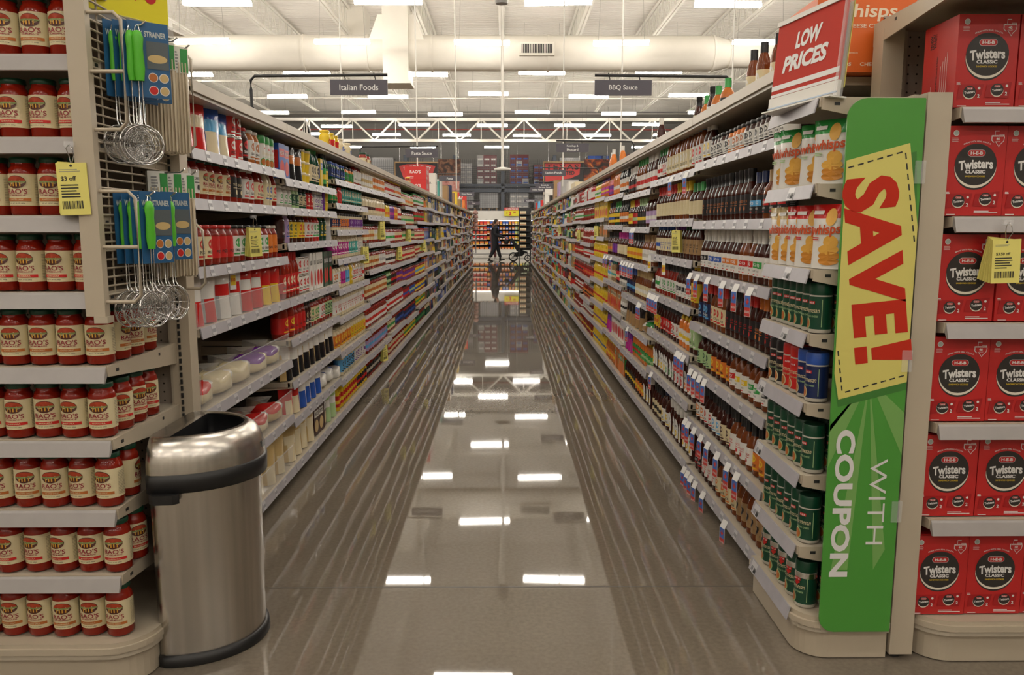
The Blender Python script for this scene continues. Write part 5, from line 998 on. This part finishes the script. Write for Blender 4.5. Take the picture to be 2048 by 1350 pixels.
o = empty('low_prices_board', 'red LOW PRICES board standing far along the Italian top shelf', 'sign', (-1.62, 26.5, 1.99)); mb = MB(); mb.box((-.35, -.01, 0), (.35, .01, .62), pc('r')); P = Print(mb, y0=-.01, eps=.002); P.text('LOW', 0, .42, .46, .16, WH, 1, .03); P.text('PRICES', 0, .2, .6, .16, WH, 1, .03); ob('card', mb, o)
# end posts and black rack at the far end of the barbecue side
o = empty('black_display_rack', 'tall black wire rack of small packs at the far end', 'rack', (.80, 33.6, 0))
for x in (-.2, .28):
    for y in (0, .5): mb = MB(); mb.box((x - .02, y - .02, 0), (x + .02, y + .02, 2.3), BLACKP); ob('post', mb, o)
mb = MB(); mb.box((-.2, .5, .5), (.28, .52, 2.3), BLACKP); ob('back_panel', mb, o)
for k in range(7):
    z = .62 + k * .235; mb = MB(); mb.box((-.2, 0, z - .03), (.28, .5, z), BLACKP); ob('shelf', mb, o)
    for q in range(3): tag(ob('snack_pack', cooler_item('a', 'h', .075, .12), None, (.67 + q * .09, 33.66, z)), 'small ivory pack, %s on the %s shelf of the black rack' % (od(q + 1), od(k + 1)), 'carton', 'small packs on the black rack')
o = empty('clip_strip', 'hanging strip of round packs at the far end of the Italian side', 'strip', (-1.1, 29.9, 0)); mb = MB(); mb.box((-.02, 0, .5), (.02, .01, 2.0), mat('grey strip', (.3, .3, .3))); ob('strip', mb, o)
for k in range(5): mb = MB(); mb.lathe([(.09, 0), (.1, .02), (.09, .1), (.05, .14)], mat('pink brown pack', (.35, .2, .17), .4), 14, M=Matrix.Translation((0, -.06, 1.35 + k * .15))); ob('pack', mb, o)
# ---------------------------------------------------------------- people and the stroller
SUIT = mat('dark navy suit cloth', (.008, .009, .014), .8); SKIN = mat('skin', (.42, .22, .14), .55); HAIRD = mat('dark hair', (.015, .01, .008), .6); SHOE = mat('black leather', (.01, .01, .01), .3); SHIRT = mat('pale shirt', (.45, .48, .55), .7)
def skin_mesh(name, verts, edges, radii, m, parent, sub=2, root=0):
    me = bpy.data.meshes.new(name); me.from_pydata(verts, edges, []); me.materials.append(m); o = bpy.data.objects.new(name, me); COL.objects.link(o)
    if parent: o.parent = parent
    md = o.modifiers.new('skin', 'SKIN'); md.use_smooth_shade = True
    for i, r in enumerate(radii): me.skin_vertices[0].data[i].radius = (r, r) if not isinstance(r, tuple) else r
    me.skin_vertices[0].data[root].use_root = True
    s = o.modifiers.new('sub', 'SUBSURF'); s.levels = s.render_levels = sub; return o
def head(parent, z, hairm, long=False, x=0.05):
    mb = MB(); prof = []
    M = Matrix.Translation((x, 0, z)) @ Matrix.Rotation(radians(90), 4, 'Z')
    mb.lathe([(.02, -.115), (.05, -.105), (.066, -.06), (.074, .0), (.075, .04), (.066, .08), (.042, .108), (.01, .118)], SKIN, 18, sx=1, sy=1.25, M=M)
    mb.lathe([(.014, 0), (.02, .012), (.006, .05)], SKIN, 8, M=Matrix.Translation((x + .088, 0, z - .03)))
    mb.box((x + .078, -.022, z - .062), (x + .088, .022, z - .054), mat('lips', (.32, .1, .08), .5))
    for sy in (-1, 1):
        mb.lathe([(.006, -.008), (.011, 0), (.006, .008)], PAPER, 8, M=Matrix.Translation((x + .082, sy * .03, z + .005))); mb.lathe([(.003, -.005), (.006, 0), (.003, .005)], INK, 8, M=Matrix.Translation((x + .090, sy * .03, z + .005)))
        mb.lathe([(.008, -.03), (.018, -.01), (.02, .015), (.01, .03)], SKIN, 8, sx=1, sy=.5, M=Matrix.Translation((x - .005, sy * .076, z - .005)) @ Matrix.Rotation(pi / 2, 4, 'Z'))
    h = ob('head', mb, parent)
    mb = MB(); mb.lathe([(.070, -.02), (.081, .03), (.074, .08), (.05, .116), (.012, .130)], hairm, 18, sx=1, sy=1.22, M=Matrix.Translation((x - .018, 0, z + .002)) @ Matrix.Rotation(pi / 2, 4, 'Z'))
    mb.lathe([(.05, -.07), (.07, -.03), (.075, .02)], hairm, 14, sx=1, sy=.8, M=Matrix.Translation((x - .045, 0, z)) @ Matrix.Rotation(pi / 2, 4, 'Z'))
    if long: mb.lathe([(.03, -.26), (.06, -.2), (.07, -.05), (.05, .05)], hairm, 14, M=Matrix.Translation((x - .06, 0, z)))
    ob('hair', mb, h)
def hand(parent, at, m, s=1):
    q = MB(); x, y, z = at
    q.lathe([(.02, -.045), (.032, -.02), (.036, .02), (.024, .04)], m, 10, sx=.6, sy=1, M=Matrix.Translation(at) @ Matrix.Rotation(radians(70), 4, 'Y'))
    for k, L in enumerate((.05, .058, .055, .042)): yy = y - .027 + k * .018; q.tube([(x + .03, yy, z - .01), (x + .055, yy, z - .012), (x + .06, yy, z - .035), (x + .06 - L * .45, yy, z - .045)], .0085, m, 7)
    q.tube([(x, y - .03, z), (x + .03, y - .042, z - .012), (x + .045, y - .035, z - .032)], .009, m, 7); return ob('hand', q, parent)
def walker(loc, top, legs, hairm, lab, long=False, shoe=SHOE, hk=1.0, st=1.0, reach=(.42, 1.02)):
    p = empty('person', lab, 'person', loc); p.scale = (hk,) * 3
    V = [(0, 0, .98), (.0, 0, 1.14), (.015, 0, 1.32), (.03, 0, 1.46), (.045, 0, 1.55), (.0, .10, .95), (.13 * st, .10, .53), (.24 * st, .10, .13), (.0, -.10, .95), (-.03, -.10, .52), (-.24 * st, -.10, .15), (.03, .19, 1.44), (.0, .22, 1.18), (reach[0] * .55, .2, 1.06), (reach[0] - .06, .17, reach[1]), (.03, -.19, 1.44), (-.02, -.23, 1.18), (reach[0] * .52, -.2, 1.05), (reach[0] - .06, -.17, reach[1])]
    E_ = [(0, 1), (1, 2), (2, 3), (3, 4), (0, 5), (5, 6), (6, 7), (0, 8), (8, 9), (9, 10), (3, 11), (11, 12), (12, 13), (13, 14), (3, 15), (15, 16), (16, 17), (17, 18)]
    Rr = [(.19, .16), (.19, .16), (.20, .17), (.16, .11), .058, .125, .09, .066, .125, .09, .066, .085, .068, .056, .04, .085, .068, .056, .04]
    b = skin_mesh('body', V, E_, Rr, top, p)
    if legs is not top: 
        b2 = skin_mesh('bare_legs', [V[5], V[6], V[7], V[8], V[9], V[10]], [(0, 1), (1, 2), (3, 4), (4, 5)], [.08, .062, .045, .08, .062, .045], legs, p); b2.data.skin_vertices[0].data[3].use_root = True
    head(p, 1.68, hairm, long, .07)
    for at in ((reach[0], .16, reach[1] + .01), (reach[0], -.16, reach[1] + .01)): hand(p, at, SKIN)
    for (x, y, z, a) in ((.24 * st - .005, .10, .05, .25), (-.24 * st - .005, -.10, .05, -.25)):
        q = MB(); M = Matrix.Translation((x, y, z)) @ Matrix.Rotation(-a, 4, 'Y')
        q.prism([(-.07, -.04), (.10, -.045), (.19, -.025), (.205, 0), (.19, .025), (.10, .045), (-.07, .04), (-.085, 0)], -.048, -.02, shoe, M); q.lathe([(.045, -.02), (.05, .03), (.048, .09)], shoe, 12, M=M); q.lathe([(.05, -.03), (.055, -.01), (.03, .02)], shoe, 12, sx=1, sy=1.9, M=M @ Matrix.Translation((.08, 0, 0)) @ Matrix.Rotation(pi / 2, 4, 'Z')); ob('shoe', q, p)
    return p
pm = walker((-.44, 34.6, .012), SUIT, SUIT, HAIRD, 'man in a dark suit walking and pushing a black stroller', reach=(.50, 1.03))
q = MB(); q.prism([(.112, -.05), (.128, -.05), (.128, .05), (.112, .05)], 1.38, 1.5, SHIRT); ob('shirt_front', q, pm)
q = MB(); q.lathe([(.08, 1.5), (.066, 1.545), (.062, 1.56)], SUIT, 16, M=Matrix.Translation((.05, 0, 0))); ob('jacket_collar', q, pm)
q = MB(); q.lathe([(.15, .78), (.165, .9), (.16, 1.05), (.16, 1.2)], SUIT, 18, sx=1.1, sy=.95, M=Matrix.Rotation(pi / 2, 4, 'Z'), caps=False); ob('jacket_skirt', q, pm)
walker((-.53, 35.5, .012), mat('dusty pink dress', (.16, .06, .06), .8), SKIN, mat('auburn hair', (.12, .045, .02), .6), 'woman with bare legs walking behind the man in the suit', True, mat('white shoes', (.6, .58, .55), .5), .94, .42, reach=(.25, .95))
st = empty('stroller', 'black three-wheeled stroller pushed by the man in the suit', 'stroller', (.36, 34.6, 0)); BK = mat('black stroller fabric', (.012, .012, .013), .7); TY = mat('tyre rubber', (.01, .01, .01), .6)
def wheel(x, y, r):
    q = MB(); M = Matrix.Translation((x, y, r)) @ Matrix.Rotation(pi / 2, 4, 'X'); n = 24; q.tube([(x + (r - .022) * cos(2 * pi * k / n), y, r + (r - .022) * sin(2 * pi * k / n)) for k in range(n)], .022, TY, 8, True); w = ob('wheel', q, st)
    q = MB(); q.lathe([(.03, -.03), (.03, .03)], GREYP, 12, M=M)
    for k in range(5): a = 2 * pi * k / 5; q.tube([(x, y, r), (x + (r - .03) * cos(a), y, r + (r - .03) * sin(a))], .008, GREYP, 5)
    ob('spokes', q, w)
wheel(.0, -.26, .2); wheel(.0, .26, .2); wheel(.62, 0, .145)
q = MB()
for y in (-.22, .22): q.tube([(0, y, .2), (.22, y * .9, .42), (.60, y * .25, .40), (.62, y * .2, .3), (.62, y * .12, .15)], .016, BLACKP, 8); q.tube([(.22, y * .9, .42), (.05, y, .72), (-.18, y, .98), (-.22, y, 1.02)], .014, BLACKP, 8)
q.tube([(0, -.26, .2), (0, .26, .2)], .014, BLACKP, 8); ob('frame', q, st)
q = MB(); q.tube([(-.22, -.22, 1.02), (-.24, -.2, 1.035), (-.24, .2, 1.035), (-.22, .22, 1.02)], .016, BLACKP, 8); ob('handlebar', q, st)
Mx = Matrix(((1, 0, 0, 0), (0, 0, 1, 0), (0, 1, 0, 0), (0, 0, 0, 1)))
q = MB(); q.prism([(-.16, .98), (-.02, 1.0), (.22, .62), (.34, .50), (.62, .42), (.6, .36), (.3, .40), (.14, .46)], -.19, .19, BK, Mx); ob('seat', q, st)
q = MB(); q.prism([(.0, .28), (.1, .22), (.4, .24), (.5, .38), (.1, .40)], -.17, .17, BK, Mx); ob('basket', q, st)
q = MB(); q.lathe([(.05, -.12), (.1, -.05), (.09, .05), (.03, .1)], BK, 14, sx=1.1, sy=.8, M=Matrix.Translation((-.30, .0, .86))); ob('bag_pouch', q, st)
# ---------------------------------------------------------------- the goods themselves: 300 of a kind as objects, the rest as stock
bycat = {}
for p in PLACED: bycat.setdefault(p[0], []).append(p)
seen = set()
for cat, L in bycat.items():
    L.sort(key=lambda p: p[1]); stock = MB(); ns = 0
    for i, (c, dist, key, loc, rz, lab, grp) in enumerate(L):
        if i < 300:
            lab2 = lab
            if dist < 8.2:
                ms = smesh(key, 2); o = ob(OBJN[key[0]], ms[0][1], None, loc, rz)
                for nm, me in ms[1:]: ob(nm, me, o)
            else: o = ob(OBJN[key[0]], smesh(key, 1), None, loc, rz)
            tag(o, lab2, cat, grp)
        else:
            src = smesh(key, 0); M = Matrix.Translation(loc) @ Matrix.Rotation(rz, 4, 'Z'); ns += 1
            off = len(stock.v); cr, sr = cos(rz), sin(rz); lx, ly, lz = loc
            stock.v += [(lx + x * cr - y * sr, ly + x * sr + y * cr, lz + z) for x, y, z in src.v]
            stock.f += [tuple(a + off for a in q) for q in src.f]; idx = [stock.mi(m) for m in src.mats]; stock.m += [idx[a] for a in src.m]; stock.sm += src.sm
    if ns:
        o = ob({'jar': 'jar_stock', 'bottle': 'bottle_stock', 'box': 'box_stock', 'bag': 'bag_stock', 'can': 'can_stock', 'shaker': 'shaker_stock', 'tub': 'tub_stock'}[cat], stock)
        tag(o, 'many small distant %s goods filling the shelves farther down the aisle' % cat, cat + ' stock', None, 'stuff')
